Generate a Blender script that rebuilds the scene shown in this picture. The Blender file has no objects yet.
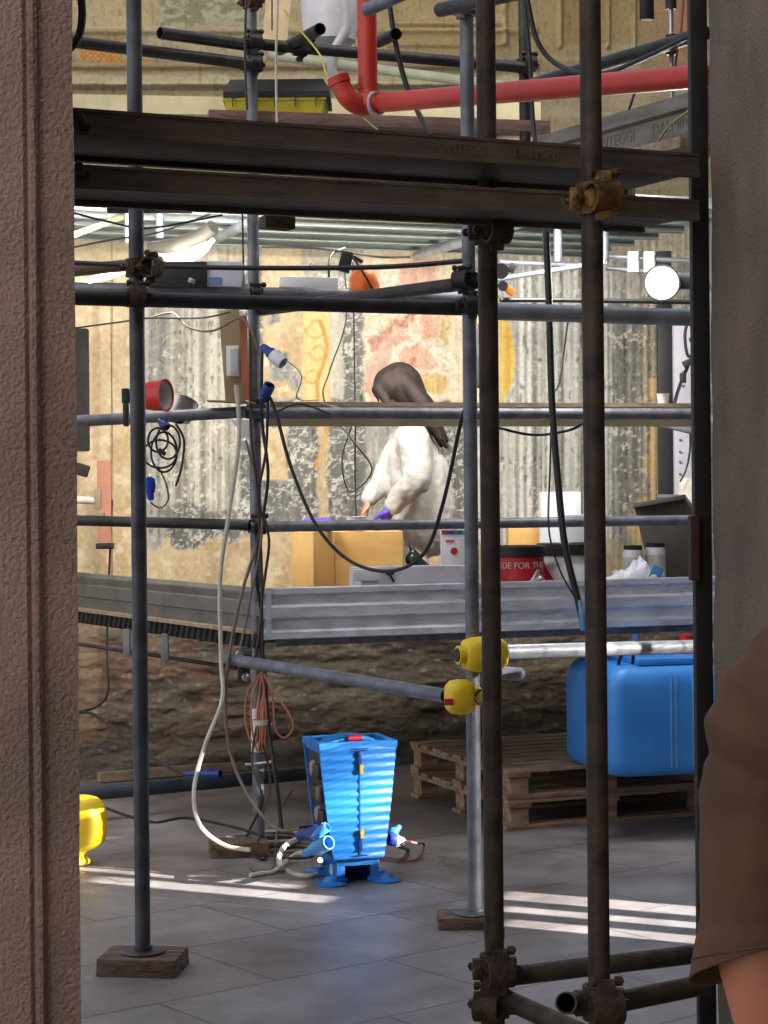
import bpy, bmesh, math, random
import numpy as np
from mathutils import Vector, Matrix, noise as mnoise
random.seed(7)
C = bpy.context.scene
COL = C.collection
F = 2000.0; HY = 490.0; EYE = 1.5; ROLL = -0.0095
V = Vector

# ---------------------------------------------------------------- camera
cd = bpy.data.cameras.new('camera'); cam = bpy.data.objects.new('camera', cd); COL.objects.link(cam)
cd.sensor_fit = 'VERTICAL'; cd.sensor_height = 36.0; cd.lens = 36.0 * F / 1024; cd.shift_y = -(512 - HY) / 1024
cd.clip_start = 0.05
cam.matrix_world = Matrix.Translation((0, 0, EYE)) @ Matrix.Rotation(math.pi / 2, 4, 'X') @ Matrix.Rotation(ROLL, 4, 'Z')
C.camera = cam

def P(px, py, D):
    x = (px - 384) / F; y = (HY - py) / F
    c, s = math.cos(ROLL), math.sin(ROLL)
    return V(((c * x - s * y) * D, D, EYE + (s * x + c * y) * D))
def FP(px, py, z=0.0):
    q = P(px, py, 1.0); d = q - V((0, 0, EYE)); k = (z - EYE) / d.z
    return V((d.x * k, d.y * k, z))

# ---------------------------------------------------------------- materials
def lin(c):
    return tuple(((v / 255) / 12.92 if v / 255 <= .04045 else ((v / 255 + .055) / 1.055) ** 2.4) for v in c)
MATS = {}
def mat(name, c1, c2=None, rough=.6, metal=0., scale=8., bump=.0, stretch=(1, 1, 1), detail=6., lo=.35, hi=.65,
        emit=None, estr=0., trans=0., bscale=None, coat=0., spec=.5):
    if name in MATS: return MATS[name]
    m = bpy.data.materials.new(name); m.use_nodes = True; MATS[name] = m
    nt = m.node_tree; b = nt.nodes['Principled BSDF']
    b.inputs['Roughness'].default_value = rough; b.inputs['Metallic'].default_value = metal
    b.inputs['Base Color'].default_value = (*lin(c1), 1)
    b.inputs['Specular IOR Level'].default_value = spec
    if coat: b.inputs['Coat Weight'].default_value = coat
    tc = nt.nodes.new('ShaderNodeTexCoord'); mp = nt.nodes.new('ShaderNodeMapping')
    mp.inputs['Scale'].default_value = stretch
    nt.links.new(tc.outputs['Object'], mp.inputs['Vector'])
    if c2 is None: c2 = tuple(v * .86 for v in c1)
    n = nt.nodes.new('ShaderNodeTexNoise'); n.inputs['Scale'].default_value = scale; n.inputs['Detail'].default_value = detail
    r = nt.nodes.new('ShaderNodeValToRGB')
    r.color_ramp.elements[0].position = lo; r.color_ramp.elements[1].position = hi
    r.color_ramp.elements[0].color = (*lin(c1), 1); r.color_ramp.elements[1].color = (*lin(c2), 1)
    nt.links.new(mp.outputs[0], n.inputs['Vector']); nt.links.new(n.outputs['Fac'], r.inputs[0])
    nt.links.new(r.outputs[0], b.inputs['Base Color'])
    if bump:
        n2 = nt.nodes.new('ShaderNodeTexNoise'); n2.inputs['Scale'].default_value = bscale or scale * 4; n2.inputs['Detail'].default_value = 5
        nt.links.new(mp.outputs[0], n2.inputs['Vector'])
        bp = nt.nodes.new('ShaderNodeBump'); bp.inputs['Strength'].default_value = bump; bp.inputs['Distance'].default_value = .01
        nt.links.new(n2.outputs['Fac'], bp.inputs['Height']); nt.links.new(bp.outputs[0], b.inputs['Normal'])
    if emit:
        b.inputs['Emission Color'].default_value = (*lin(emit), 1); b.inputs['Emission Strength'].default_value = estr
    if trans:
        b.inputs['Transmission Weight'].default_value = trans
    return m
STEEL = mat('galvanised_steel', (122, 125, 134), (92, 95, 103), .5, .35, 14, .15)
DSTEEL = mat('dark_weathered_steel', (62, 60, 62), (42, 38, 36), .5, .5, 10, .2)
RSTEEL = mat('brown_rusty_steel', (74, 60, 48), (48, 38, 32), .65, .3, 18, .3)
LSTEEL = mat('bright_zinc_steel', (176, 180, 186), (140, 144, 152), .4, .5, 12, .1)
RUST = mat('rusted_clamp_iron', (84, 64, 46), (46, 36, 30), .75, .3, 30, .6)
BRASS = mat('yellowed_zinc_clamp', (126, 96, 52), (70, 52, 34), .45, .6, 30, .3)
BLACK = mat('black_rubber', (24, 24, 26), (36, 35, 36), .55, 0, 8)
DPLANK = mat('dark_plank_steel', (98, 84, 74), (66, 58, 53), .6, .25, 7, .25, (1, 1, 5))
WPLANK = mat('white_galvanised_plank', (158, 166, 160), (134, 142, 138), .5, .15, 6, .1)
TOE = mat('zinc_toe_board', (212, 218, 228), (178, 184, 194), .55, .05, 9, .15, (1, 1, 4))
TOED = mat('grey_painted_toe_board', (112, 108, 98), (92, 88, 80), .6, .1, 6, .1)
WOOD = mat('weathered_pallet_wood', (182, 156, 130), (128, 102, 82), .8, 0, 5, .35, (1, 6, 6), bscale=30)
PALEWOOD = mat('pale_plank_wood', (160, 142, 118), (126, 108, 88), .75, 0, 5, .2, (1, 8, 8))
PINKWOOD = mat('pinkish_plank_wood', (132, 104, 98), (100, 80, 74), .8, 0, 5, .2, (1, 8, 8))
BLOCKW = mat('dusty_wood_block', (122, 100, 84), (78, 62, 52), .85, 0, 12, .5, (1, 4, 4))
PLY = mat('orange_plywood', (222, 178, 108), (206, 160, 92), .6, 0, 4, .05, (1, 1, 4))
REDP = mat('red_orange_pipe_plastic', (186, 50, 30), (168, 42, 26), .45, 0, 5)
BLUEC = mat('bright_blue_plastic', (38, 128, 206), (30, 112, 190), .42, 0, 4)
BLUED = mat('dark_blue_plastic', (24, 58, 140), (20, 48, 120), .4, 0, 4)
TANKB = mat('blue_tank_plastic', (62, 146, 232), (50, 130, 216), .4, 0, 3, .05)
YEL = mat('yellow_plastic', (244, 212, 40), (228, 194, 30), .45, 0, 6)
YELG = mat('greenish_yellow_plastic', (220, 210, 64), (198, 188, 54), .5, 0, 6)
WHITE = mat('white_plastic', (226, 228, 232), (214, 216, 220), .5, 0, 4)
WHITEC = mat('white_cable_rubber', (206, 202, 190), (178, 172, 160), .6, 0, 14)
GREYC = mat('grey_cable_rubber', (120, 110, 100), (100, 92, 84), .6, 0, 14)
COPPER = mat('orange_brown_cable', (184, 120, 92), (160, 98, 74), .55, 0, 10)
BROWNC = mat('brown_cable', (66, 44, 38), (50, 36, 32), .6, 0, 10)
REDM = mat('red_enamel', (206, 48, 34), (186, 38, 28), .35, 0, 6)
REDL = mat('red_label', (198, 36, 52), (182, 30, 46), .5, 0, 6)
PINKM = mat('pink_panel', (186, 128, 104), (168, 112, 90), .7, 0, 8)
GREYBOX = mat('dark_grey_case', (86, 82, 76), (74, 70, 66), .7, 0, 4, .05)
SKIN = mat('skin', (206, 150, 124), (194, 136, 112), .5, 0, 8)
HAIR = mat('dark_brown_hair', (48, 31, 23), (28, 19, 15), .7, 0, 40, .3, (1, 1, .1))
FLEECE = mat('white_fleece', (188, 184, 177), (178, 173, 165), .95, 0, 20, .3, bscale=60)
TROUS = mat('pale_trousers', (196, 190, 184), (180, 174, 168), .9, 0, 10, .1)
BOOT = mat('black_boot', (26, 28, 34), (44, 50, 60), .5, 0, 12)
GLOVE = mat('violet_nitrile', (98, 72, 200), (84, 60, 184), .45, 0, 8)
COAT = mat('brown_wool_cloth', (88, 62, 42), (70, 49, 34), .95, 0, 6, .25, bscale=260)
ORANGE = mat('orange_plastic', (238, 120, 30), (224, 104, 24), .4, 0, 6)
CLOTH = mat('white_cloth', (220, 224, 234), (206, 210, 222), .9, 0, 8, .1)
INK = mat('printed_grey_ink', (120, 120, 132)); INKW = mat('printed_white_ink', (236, 200, 204))
ALU = mat('brushed_aluminium', (190, 190, 190), (170, 170, 170), .3, .8, 10)
LAMPW = mat('lit_lamp_glass', (255, 255, 255), emit=(255, 250, 238), estr=6.)
LAMPS = mat('lit_spot_glass', (255, 255, 255), emit=(255, 248, 232), estr=60.)
BEIGEC = mat('beige_lamp_channel', (196, 186, 150), (170, 160, 126), .6, .1, 6)

# ---------------------------------------------------------------- mesh helpers
def bm_new(): return bmesh.new()
def basis(d):
    d = d.normalized(); up = V((0, 0, 1)) if abs(d.z) < .95 else V((1, 0, 0))
    x = d.cross(up).normalized(); y = x.cross(d).normalized()
    return x, y
def rings(bm, rr, closed_ends=True, mi=0, loop=False):
    """rr = list of rings, each a list of Vectors"""
    vs = [[bm.verts.new(p) for p in r] for r in rr]
    n = len(vs[0])
    seq = list(range(len(vs) - 1))
    for i in seq:
        for j in range(n):
            try: bm.faces.new((vs[i][j], vs[i][(j + 1) % n], vs[i + 1][(j + 1) % n], vs[i + 1][j]))
            except ValueError: pass
    if loop:
        for j in range(n): bm.faces.new((vs[-1][j], vs[-1][(j + 1) % n], vs[0][(j + 1) % n], vs[0][j]))
    elif closed_ends:
        bm.faces.new(list(reversed(vs[0]))); bm.faces.new(vs[-1])
def circ(c, x, y, r, n, ry=None):
    ry = ry or r
    return [c + x * (math.cos(2 * math.pi * k / n) * r) + y * (math.sin(2 * math.pi * k / n) * ry) for k in range(n)]
def cyl(bm, a, b, r, r2=None, n=20):
    r2 = r if r2 is None else r2
    x, y = basis(b - a)
    rings(bm, [circ(a, x, y, r, n), circ(b, x, y, r2, n)])
def pipe(bm, a, b, r, t=.0035, n=22):
    x, y = basis(b - a)
    rings(bm, [circ(a, x, y, r, n), circ(b, x, y, r, n), circ(b, x, y, r - t, n), circ(a, x, y, r - t, n)], loop=True)
def lathe(bm, origin, prof, axis=V((0, 0, 1)), n=28, closed=True):
    x, y = basis(axis); axis = axis.normalized()
    rings(bm, [circ(origin + axis * h, x, y, max(r, .0005), n) for r, h in prof], closed)
def box(bm, c, s, rot=None, bev=0.):
    m = (Matrix.Translation(c) @ (rot.to_4x4() if rot else Matrix.Identity(4)) @ Matrix.Diagonal((s[0], s[1], s[2], 1)))
    r = bmesh.ops.create_cube(bm, size=1, matrix=m)
    if bev:
        es = list({e for v in r['verts'] for e in v.link_edges})
        bmesh.ops.bevel(bm, geom=es, offset=bev, segments=2, affect='EDGES', profile=.6)
def beam(bm, a, b, w, h, up=V((0, 0, 1)), bev=0.):
    """box between a and b; w across, h along up"""
    d = b - a; L = d.length; d.normalize(); s = d.cross(up).normalized(); u = s.cross(d).normalized()
    R = Matrix((d, s, u)).transposed()
    box(bm, (a + b) / 2, (L, w, h), R, bev)
def prism(bm, poly, a, b, s, u):
    """extrude a 2D outline (coords along s,u) from a to b"""
    rings(bm, [[a + s * p[0] + u * p[1] for p in poly], [b + s * p[0] + u * p[1] for p in poly]])
def crom(pts, k=8):
    out = []; n = len(pts)
    for i in range(n - 1):
        p0 = pts[max(i - 1, 0)]; p1 = pts[i]; p2 = pts[i + 1]; p3 = pts[min(i + 2, n - 1)]
        for j in range(k):
            t = j / k
            out.append(.5 * ((2 * p1) + (p2 - p0) * t + (2 * p0 - 5 * p1 + 4 * p2 - p3) * t * t + (3 * p1 - p0 - 3 * p2 + p3) * t ** 3))
    out.append(pts[-1]); return out
def sweep(bm, pts, r, n=8, k=8, smooth=True):
    pp = crom(pts, k) if smooth and len(pts) > 2 else pts
    q = [pp[0]]
    for p in pp[1:]:
        if (p - q[-1]).length > 1e-4: q.append(p)
    pp = q
    t = (pp[1] - pp[0]).normalized(); x, y = basis(t); rr = []
    for i, p in enumerate(pp):
        t2 = (pp[min(i + 1, len(pp) - 1)] - pp[max(i - 1, 0)]).normalized()
        x = (x - t2 * x.dot(t2)).normalized(); y = t2.cross(x)
        rad = r(i / (len(pp) - 1)) if callable(r) else r
        rr.append(circ(p, x, y, rad, n))
    rings(bm, rr)
def ball(bm, c, r, seg=16):
    s = r if isinstance(r, (tuple, list)) else (r, r, r)
    bmesh.ops.create_uvsphere(bm, u_segments=seg, v_segments=max(8, seg // 2 + 2), radius=1,
                              matrix=Matrix.Translation(c) @ Matrix.Diagonal((*s, 1)))
def setp(o, label=None, cat=None, group=None, kind=None):
    if label: o['label'] = label
    if cat: o['category'] = cat
    if group: o['group'] = group
    if kind: o['kind'] = kind
    return o
def finish(name, bm, m, parent=None, smooth=True, world=True, ang=40):
    """link one mesh object; vertices in world space unless world=False"""
    bmesh.ops.recalc_face_normals(bm, faces=bm.faces)
    me = bpy.data.meshes.new(name); 
    if smooth:
        for f in bm.faces: f.smooth = True
        lim = math.radians(ang)
        for e in bm.edges:
            if len(e.link_faces) == 2 and e.calc_face_angle(0) > lim: e.smooth = False
    bm.to_mesh(me); bm.free()
    me.materials.append(m)
    o = bpy.data.objects.new(name, me); COL.objects.link(o)
    if parent is None:
        if world:
            cs = [v.co for v in me.vertices]
            lo = V((min(c.x for c in cs), min(c.y for c in cs), min(c.z for c in cs))); hi = V((max(c.x for c in cs), max(c.y for c in cs), max(c.z for c in cs)))
            org = V(((lo.x + hi.x) / 2, (lo.y + hi.y) / 2, lo.z))
            me.transform(Matrix.Translation(-org)); o.location = org
    else:
        if world: me.transform(ROOTM[parent].inverted())
        o.parent = parent
        ROOTM[o] = ROOTM[parent]
    return o
ROOTM = {}
def thing(name, label, cat, loc, group=None, M=None):
    o = bpy.data.objects.new(name, None); COL.objects.link(o); o.empty_display_size = .05
    mm = M if M is not None else Matrix.Translation(loc)
    o.matrix_world = mm; ROOTM[o] = mm.copy()
    return setp(o, label, cat, group)
def single(name, bm, m, label, cat, group=None, **k):
    return setp(finish(name, bm, m, **k), label, cat, group)
def struct(name, bm, m, **k):
    return setp(finish(name, bm, m, **k), kind='structure')

def blob(caps, voxel=.01, smooth=6):
    """one continuous skin over tapered capsules (p1,r1,p2,r2)"""
    bm = bm_new()
    for a, ra, b, rb in caps:
        d = b - a
        if d.length < 1e-5: d = V((0, 0, .001)); b = a + d
        x, y = basis(d); dn = d.normalized(); rr = []
        for k in range(6, 0, -1):
            t = k / 6 * math.pi / 2 * .98; rr.append(circ(a - dn * ra * math.sin(t), x, y, ra * math.cos(t), 16))
        rr += [circ(a, x, y, ra, 16), circ(b, x, y, rb, 16)]
        for k in range(1, 7):
            t = k / 6 * math.pi / 2 * .98; rr.append(circ(b + dn * rb * math.sin(t), x, y, rb * math.cos(t), 16))
        rings(bm, rr)
    bmesh.ops.recalc_face_normals(bm, faces=bm.faces)
    me = bpy.data.meshes.new('tmp'); bm.to_mesh(me); bm.free()
    o = bpy.data.objects.new('tmp', me); COL.objects.link(o)
    r = o.modifiers.new('r', 'REMESH'); r.mode = 'VOXEL'; r.voxel_size = voxel; r.use_smooth_shade = True
    s = o.modifiers.new('s', 'SMOOTH'); s.iterations = smooth; s.factor = .5
    dg = bpy.context.evaluated_depsgraph_get(); dg.update()
    me2 = bpy.data.meshes.new_from_object(o.evaluated_get(dg), depsgraph=dg)
    bpy.data.objects.remove(o); bpy.data.meshes.remove(me)
    bm = bm_new(); bm.from_mesh(me2); bpy.data.meshes.remove(me2)
    return bm
def text_bm(s, size, M, ext=.0008):
    cu = bpy.data.curves.new('t', 'FONT'); cu.body = s; cu.size = size; cu.extrude = ext; cu.align_x = 'CENTER'; cu.align_y = 'CENTER'
    o = bpy.data.objects.new('t', cu); COL.objects.link(o)
    dg = bpy.context.evaluated_depsgraph_get(); dg.update()
    me = bpy.data.meshes.new_from_object(o.evaluated_get(dg), depsgraph=dg)
    bpy.data.objects.remove(o); bpy.data.curves.remove(cu)
    me.transform(M); bm = bm_new(); bm.from_mesh(me); bpy.data.meshes.remove(me)
    return bm
def facing(loc, xdir, up=V((0, 0, 1))):
    """matrix: text runs along xdir, reads upright, faces the viewer side"""
    x = xdir.normalized(); z = x.cross(up).normalized(); y = z.cross(x)
    M = Matrix((x, y, z)).transposed().to_4x4(); M.translation = loc
    return M

# ---------------------------------------------------------------- setting
# floor of worn stone slabs
def floor_mat():
    m = bpy.data.materials.new('worn_stone_slabs'); m.use_nodes = True; nt = m.node_tree; b = nt.nodes['Principled BSDF']
    N = nt.nodes.new; L = nt.links.new
    tc = N('ShaderNodeTexCoord'); mp = N('ShaderNodeMapping'); mp.inputs['Rotation'].default_value = (0, 0, math.radians(-38))
    L(tc.outputs['Object'], mp.inputs[0])
    br = N('ShaderNodeTexBrick'); br.inputs['Scale'].default_value = 1.; br.inputs['Brick Width'].default_value = .85; br.inputs['Row Height'].default_value = .55
    br.inputs['Mortar Size'].default_value = .006; br.inputs['Mortar Smooth'].default_value = .3
    br.inputs['Color1'].default_value = (*lin((150, 146, 148)), 1); br.inputs['Color2'].default_value = (*lin((140, 134, 134)), 1); br.inputs['Mortar'].default_value = (*lin((116, 108, 105)), 1)
    L(mp.outputs[0], br.inputs['Vector'])
    n = N('ShaderNodeTexNoise'); n.inputs['Scale'].default_value = 3.2; n.inputs['Detail'].default_value = 9; n.inputs['Roughness'].default_value = .65
    L(tc.outputs['Object'], n.inputs['Vector'])
    mx = N('ShaderNodeMixRGB'); mx.blend_type = 'MULTIPLY'; mx.inputs[0].default_value = .75
    r = N('ShaderNodeValToRGB'); r.color_ramp.elements[0].position = .3; r.color_ramp.elements[0].color = (*lin((138, 124, 114)), 1); r.color_ramp.elements[1].position = .66; r.color_ramp.elements[1].color = (1, 1, 1, 1)
    L(n.outputs['Fac'], r.inputs[0]); L(br.outputs['Color'], mx.inputs[1]); L(r.outputs[0], mx.inputs[2]); L(mx.outputs[0], b.inputs['Base Color'])
    n2 = N('ShaderNodeTexNoise'); n2.inputs['Scale'].default_value = 18; n2.inputs['Detail'].default_value = 8
    L(tc.outputs['Object'], n2.inputs['Vector'])
    ad = N('ShaderNodeMath'); ad.operation = 'MULTIPLY_ADD'; ad.inputs[1].default_value = .35
    sb = N('ShaderNodeMath'); sb.operation = 'SUBTRACT'; sb.inputs[0].default_value = 1; L(br.outputs['Fac'], sb.inputs[1])
    L(n2.outputs['Fac'], ad.inputs[0]); L(sb.outputs[0], ad.inputs[2])
    bp = N('ShaderNodeBump'); bp.inputs['Strength'].default_value = .6; bp.inputs['Distance'].default_value = .006
    L(ad.outputs[0], bp.inputs['Height']); L(bp.outputs[0], b.inputs['Normal'])
    rr = N('ShaderNodeMapRange'); rr.inputs['To Min'].default_value = .32; rr.inputs['To Max'].default_value = .62; L(n.outputs['Fac'], rr.inputs[0]); L(rr.outputs[0], b.inputs['Roughness'])
    return m
bm = bm_new(); box(bm, V((0, 5, -.05)), (14, 18, .1)); struct('floor', bm, floor_mat(), smooth=False)

# stone piers framing the view
PIER = mat('rough_pink_grey_stone', (150, 126, 112), (122, 102, 92), .9, 0, 3.5, 1., detail=10, bscale=120)
PIERR = mat('rough_brown_stone', (120, 104, 86), (100, 86, 72), .9, 0, 3.5, 1., detail=10, bscale=110)
def pxX(px, D): return (px - 384) / F * D
bm = bm_new()
poly = [(-2.6, 3.70), (pxX(26, 3.70), 3.70), (pxX(28, 3.70), 3.704), (pxX(30, 3.705), 3.708), (pxX(34, 3.705), 3.703), (pxX(38, 3.705), 3.704), (pxX(41, 3.71), 3.710), (pxX(43, 3.715), 3.718), (pxX(46, 3.715), 3.722),
        (pxX(77, 3.73), 3.73), (pxX(77, 3.73) - .006, 3.75), (-.72, 4.3), (-2.6, 4.3)]
NZ = 60
rr = []
for k in range(NZ + 1):
    z = 3.5 * k / NZ
    rr.append([V((x + (mnoise.noise(V((x * 8, y * 8, z * 5))) * .003 if i in (9, 10, 4, 5) else 0), y, z)) for i, (x, y) in enumerate(poly)])
rings(bm, rr); struct('wall_left', bm, PIER, smooth=True, ang=25)
bm = bm_new(); rr = []
poly = [(.815, 3.85), (pxX(712, 4.9) + .006, 4.1), (pxX(712, 4.9), 4.88), (.83, 4.92), (2.6, 4.92), (2.6, 3.85)]
NZ = 90
for k in range(NZ + 1):
    z = 3.5 * k / NZ
    rr.append([V((x + (mnoise.noise(V((x * 8, y * 4, z * 7))) * .006 if i in (1, 2) else 0), y, z)) for i, (x, y) in enumerate(poly)])
rings(bm, rr); struct('wall_right', bm, PIERR, smooth=True, ang=25)

# ---- back wall: worn frescoes over rubble footing, as a fine relief grid
def wallD(X): return 10.9 + .28 * X
def vn(u, v, seed, octv=1, rough=.5):
    rng = np.random.RandomState(seed); lat = rng.rand(128, 128); out = 0; amp = 1; tot = 0
    for o in range(octv):
        uu = u * 2 ** o + 17.3 * o; vv = v * 2 ** o + 5.1 * o
        iu = np.floor(uu).astype(int); iv = np.floor(vv).astype(int); fu = uu - iu; fv = vv - iv
        fu = fu * fu * (3 - 2 * fu); fv = fv * fv * (3 - 2 * fv)
        a = lat[iu % 128, iv % 128]; b = lat[(iu + 1) % 128, iv % 128]; c = lat[iu % 128, (iv + 1) % 128]; d = lat[(iu + 1) % 128, (iv + 1) % 128]
        out = out + amp * ((a * (1 - fu) + b * fu) * (1 - fv) + (c * (1 - fu) + d * fu) * fv); tot += amp; amp *= rough
    return out / tot
def build_wall():
    nx, nz = 760, 700
    X = np.linspace(-2.5, 2.7, nx)[None, :].repeat(nz, 0); Z = np.linspace(0, 4.7, nz)[:, None].repeat(nx, 1)
    Dd = 10.9 + .28 * X
    # position on the wall expressed on the survey grid of the photograph
    xs = X / Dd; zs = (Z - EYE) / Dd; c, s = math.cos(-ROLL), math.sin(-ROLL)
    A = 384 + F * (c * xs - s * zs); B = HY - F * (s * xs + c * zs)
    def L3(c): return np.array(lin(c))
    col = np.zeros((nz, nx, 3)); col[:] = L3((150, 144, 122))
    H = np.zeros((nz, nx))
    def sm(x, a, b): t = np.clip((x - a) / (b - a), 0, 1); return t * t * (3 - 2 * t)
    wob = (vn(A / 16, B / 16, 3, 4) - .5) * 22
    def reg(x0, x1, y0, y1, e=2.5, w=1.):
        a = A + wob * w; b = B + np.roll(wob, 200, 1) * w
        return sm(a, x0 - e, x0 + e) * (1 - sm(a, x1 - e, x1 + e)) * sm(b, y0 - e, y0 + e) * (1 - sm(b, y1 - e, y1 + e))
    def put(mask, c):
        nonlocal col
        m = np.clip(mask, 0, 1)[..., None]; col = col * (1 - m) + (c if isinstance(c, np.ndarray) else L3(c)) * m
    # dark drapery ground with vertical fluting
    st = vn(A / 4.2, B / 160, 11, 3, .7); st2 = vn(A / 13, B / 300, 12, 2); fl = vn(A / 5, B / 5, 13, 4, .7)
    g = np.clip(st * .75 + st2 * .55 - .2, 0, 1)[..., None]
    base = L3((96, 94, 88)) * (1 - g) + L3((208, 203, 190)) * g
    put(np.ones_like(A), base)
    # paler, sharper fluting right of the figure
    st3 = vn(A / 2.6, B / 500, 15, 2, .8) * .6 + vn(A / 7., B / 600, 16, 1) * .4; gg = np.clip(st3 * 2.6 - .75, 0, 1)[..., None]
    put(reg(498, 620, 225, 560, 6, .3) * .9, L3((132, 131, 124)) * (1 - gg) + L3((226, 224, 214)) * gg)
    put(reg(165, 238, 250, 520, 6, .5) * .8, L3((136, 130, 118)) * (1 - gg) + L3((220, 213, 194)) * gg)
    put(reg(612, 640, 300, 560, 2, .2) * .55, (96, 96, 88))
    put(reg(640, 662, 300, 600, 2, .3) * .5, (176, 158, 126))
    fl4 = .5 + .5 * np.sin((A - 640) * 2 * math.pi / 8.)
    put(reg(598, 662, 300, 480, 2, .2) * fl4 * .35, (70, 66, 56))
    # dark flaked panels
    darkp = np.maximum.reduce([reg(238, 262, 260, 540, 2, .4), reg(286, 318, 398, 528, 2, .4), reg(262, 286, 482, 530, 2, .5), reg(328, 366, 398, 530, 2, .4), reg(343, 366, 285, 400, 2, .3), reg(440, 468, 400, 560), reg(165, 250, 505, 545, 3, 1.2)])
    put(darkp * .75, (98, 97, 92))
    flk = sm(fl, .60, .66) * sm(vn(A / 40, B / 40, 19, 2), .3, .6)
    put(flk * (B > 225) * .8, (222, 216, 196))
    sk = sm(vn(A / 2.2, B / 9, 23, 2), .70, .8) * .6; put(sk * (B > 225) * (B < 600), (50, 48, 42))
    cr = np.abs(vn(A / 26, B / 18, 31, 4, .6) - .5); put((1 - sm(cr, .006, .02)) * darkp * .8, (226, 222, 210)); cr2 = np.abs(vn(A / 12, B / 9, 33, 3, .6) - .5); put((1 - sm(cr2, .008, .03)) * darkp * .6, (205, 200, 186)); put((1 - sm(cr2, .01, .03)) * (B > 225) * (B < 560) * .25, (214, 208, 192))
    # ochre bare plaster
    och = np.maximum.reduce([reg(40, 134, 225, 640, 2, .35), reg(262, 302, 225, 398, 2, .25), reg(262, 287, 428, 480, 1.5, .15), reg(240, 460, 532, 640, 3, 1.), reg(130, 250, 545, 640, 4, 1.4)])
    och = och * (1 - reg(270, 290, 352, 382, 1.5, .5)) * (1 - reg(266, 280, 300, 322, 1.5, .5)) * (1 - reg(290, 300, 370, 392, 1.5, .5))
    put(och * .9, (214, 190, 148)); put(och * sm(vn(A / 24, B / 30, 41, 4), .5, .68) * .6, (186, 152, 106)); put(och * sm(vn(A / 10, B / 10, 42, 4), .6, .72) * .6, (232, 216, 184))
    put(reg(134, 142, 300, 560, 2, .2) * .8, (232, 220, 186))
    put(reg(92, 100, 300, 460, 1.5, .1) * .5, (176, 140, 104)); put(reg(111, 112.5, 200, 640, .6, 0), (96, 74, 56))
    # yellow scroll column
    sc = reg(303, 330, 300, 420, 1.5, .2)
    put(sc * .9, (228, 200, 132))
    for (cx, cy, r0) in ((316, 328, 11), (318, 352, 9), (312, 376, 8)):
        d = np.hypot(A - cx, (B - cy)); ph = np.arctan2(B - cy, A - cx); put((1 - sm(np.abs(d - r0 * (.55 + .45 * (ph + math.pi) / 6.283)), .5, 2.)) * .6, (196, 146, 90))
    put((1 - sm(np.abs(A - 322 - 5 * np.sin(B / 13)), 1, 3)) * reg(300, 335, 320, 470, 2, .1), (200, 150, 84))
    put(reg(318, 327, 400, 530, 2, .4) * .7, (210, 180, 126)); put(reg(330, 343, 285, 400, 2, .3) * .6, (214, 206, 186))
    # figure fresco: pale robe, pink limbs, red mantle, yellow hem
    fz = reg(364, 462, 250, 400, 3, .3); put(fz, (226, 206, 174))
    A0_, B0_ = A, B; A = A0_ + (vn(A0_ / 9, B0_ / 9, 81, 3) - .5) * 16; B = B0_ + (vn(A0_ / 9, B0_ / 9, 82, 3) - .5) * 16
    put(fz * sm(vn(A / 14, B / 9, 51, 3), .48, .6) * .8, (238, 228, 204))
    fold = np.sin((A * .55 + B * 1.1) / 4. + vn(A / 16, B / 16, 52, 2) * 5)
    put(reg(368, 434, 262, 340, 3, .5) * sm(fold, .2, .9) * .6, (178, 162, 138))
    lineC = (B - 345) + (A - 380) * .75
    put(reg(366, 452, 290, 400, 3, .5) * (1 - sm(np.abs(lineC + 6), 3, 9)) * .8, (184, 104, 88))
    put((1 - sm(np.hypot((A - 416) / 22, (B - 358) / 16), .75, 1.05)) * .85, (222, 168, 142)); put((1 - sm(np.abs(np.hypot((A - 422) / 12, (B - 356) / 14) - 1), .05, .2)) * .5 * sm(vn(A0_ / 6, B0_ / 6, 84, 2), .4, .6), (166, 98, 80))
    put((1 - sm(np.hypot((A - 430) / 12, (B - 322) / 20), .7, 1.05)) * .8, (222, 162, 132))
    put((1 - sm(np.hypot((A - 404) / 10, (B - 338) / 6), .7, 1.1)) * .6, (206, 140, 118))
    put((1 - sm(np.abs(B0_ - 347 + 5 * np.cos((A0_ - 418) / 10) + 2 * np.sin(A0_ / 2.)), 1, 4)) * reg(398, 446, 330, 360, 2, .1) * .8, (222, 222, 208))
    put((1 - sm(np.hypot((A - 436) / 18, (B - 384) / 14), .65, 1.05)) * .85, (206, 172, 88)); put((1 - sm(np.hypot((A - 444) / 8, (B - 330) / 22), .5, 1.)) * .7, (214, 190, 124))
    rdg = np.abs(vn(A / 11, B / 9, 85, 3) - .5); put(fz * (1 - sm(rdg, .008, .03)) * .45, (150, 96, 72))
    rdg = np.abs(vn(A / 7, B / 14, 86, 3) - .5); put(fz * (1 - sm(rdg, .01, .03)) * .35, (242, 236, 218))
    A, B = A0_, B0_
    put(reg(366, 392, 340, 400, 3, 1.) * .6, (190, 134, 122)); put(reg(450, 468, 260, 420, 2, .5) * .8, (232, 212, 182))
    put(fz * sm(fl, .57, .66) * .6, (206, 180, 150))
    # yellow ornament right of the figure
    d = A - 500 - 14 * np.abs(np.sin((B - 300) / 38)) * (1 - sm(B, 380, 415)); put((1 - sm(d, 0, 2)) * reg(470, 540, 300, 412, 2, .1), (230, 190, 92))
    put(reg(468, 500, 300, 540, 2, .2) * .5, (238, 236, 222))
    # frayed ochre edge by the dark post
    put(reg(648, 664, 380, 600, 1.5, .9), (206, 174, 126)); put(reg(630, 664, 500, 600, 2, 1.2), (200, 172, 126))
    put(reg(462, 700, 545, 640, 3, 1.) * .7, (170, 150, 112))
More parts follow.
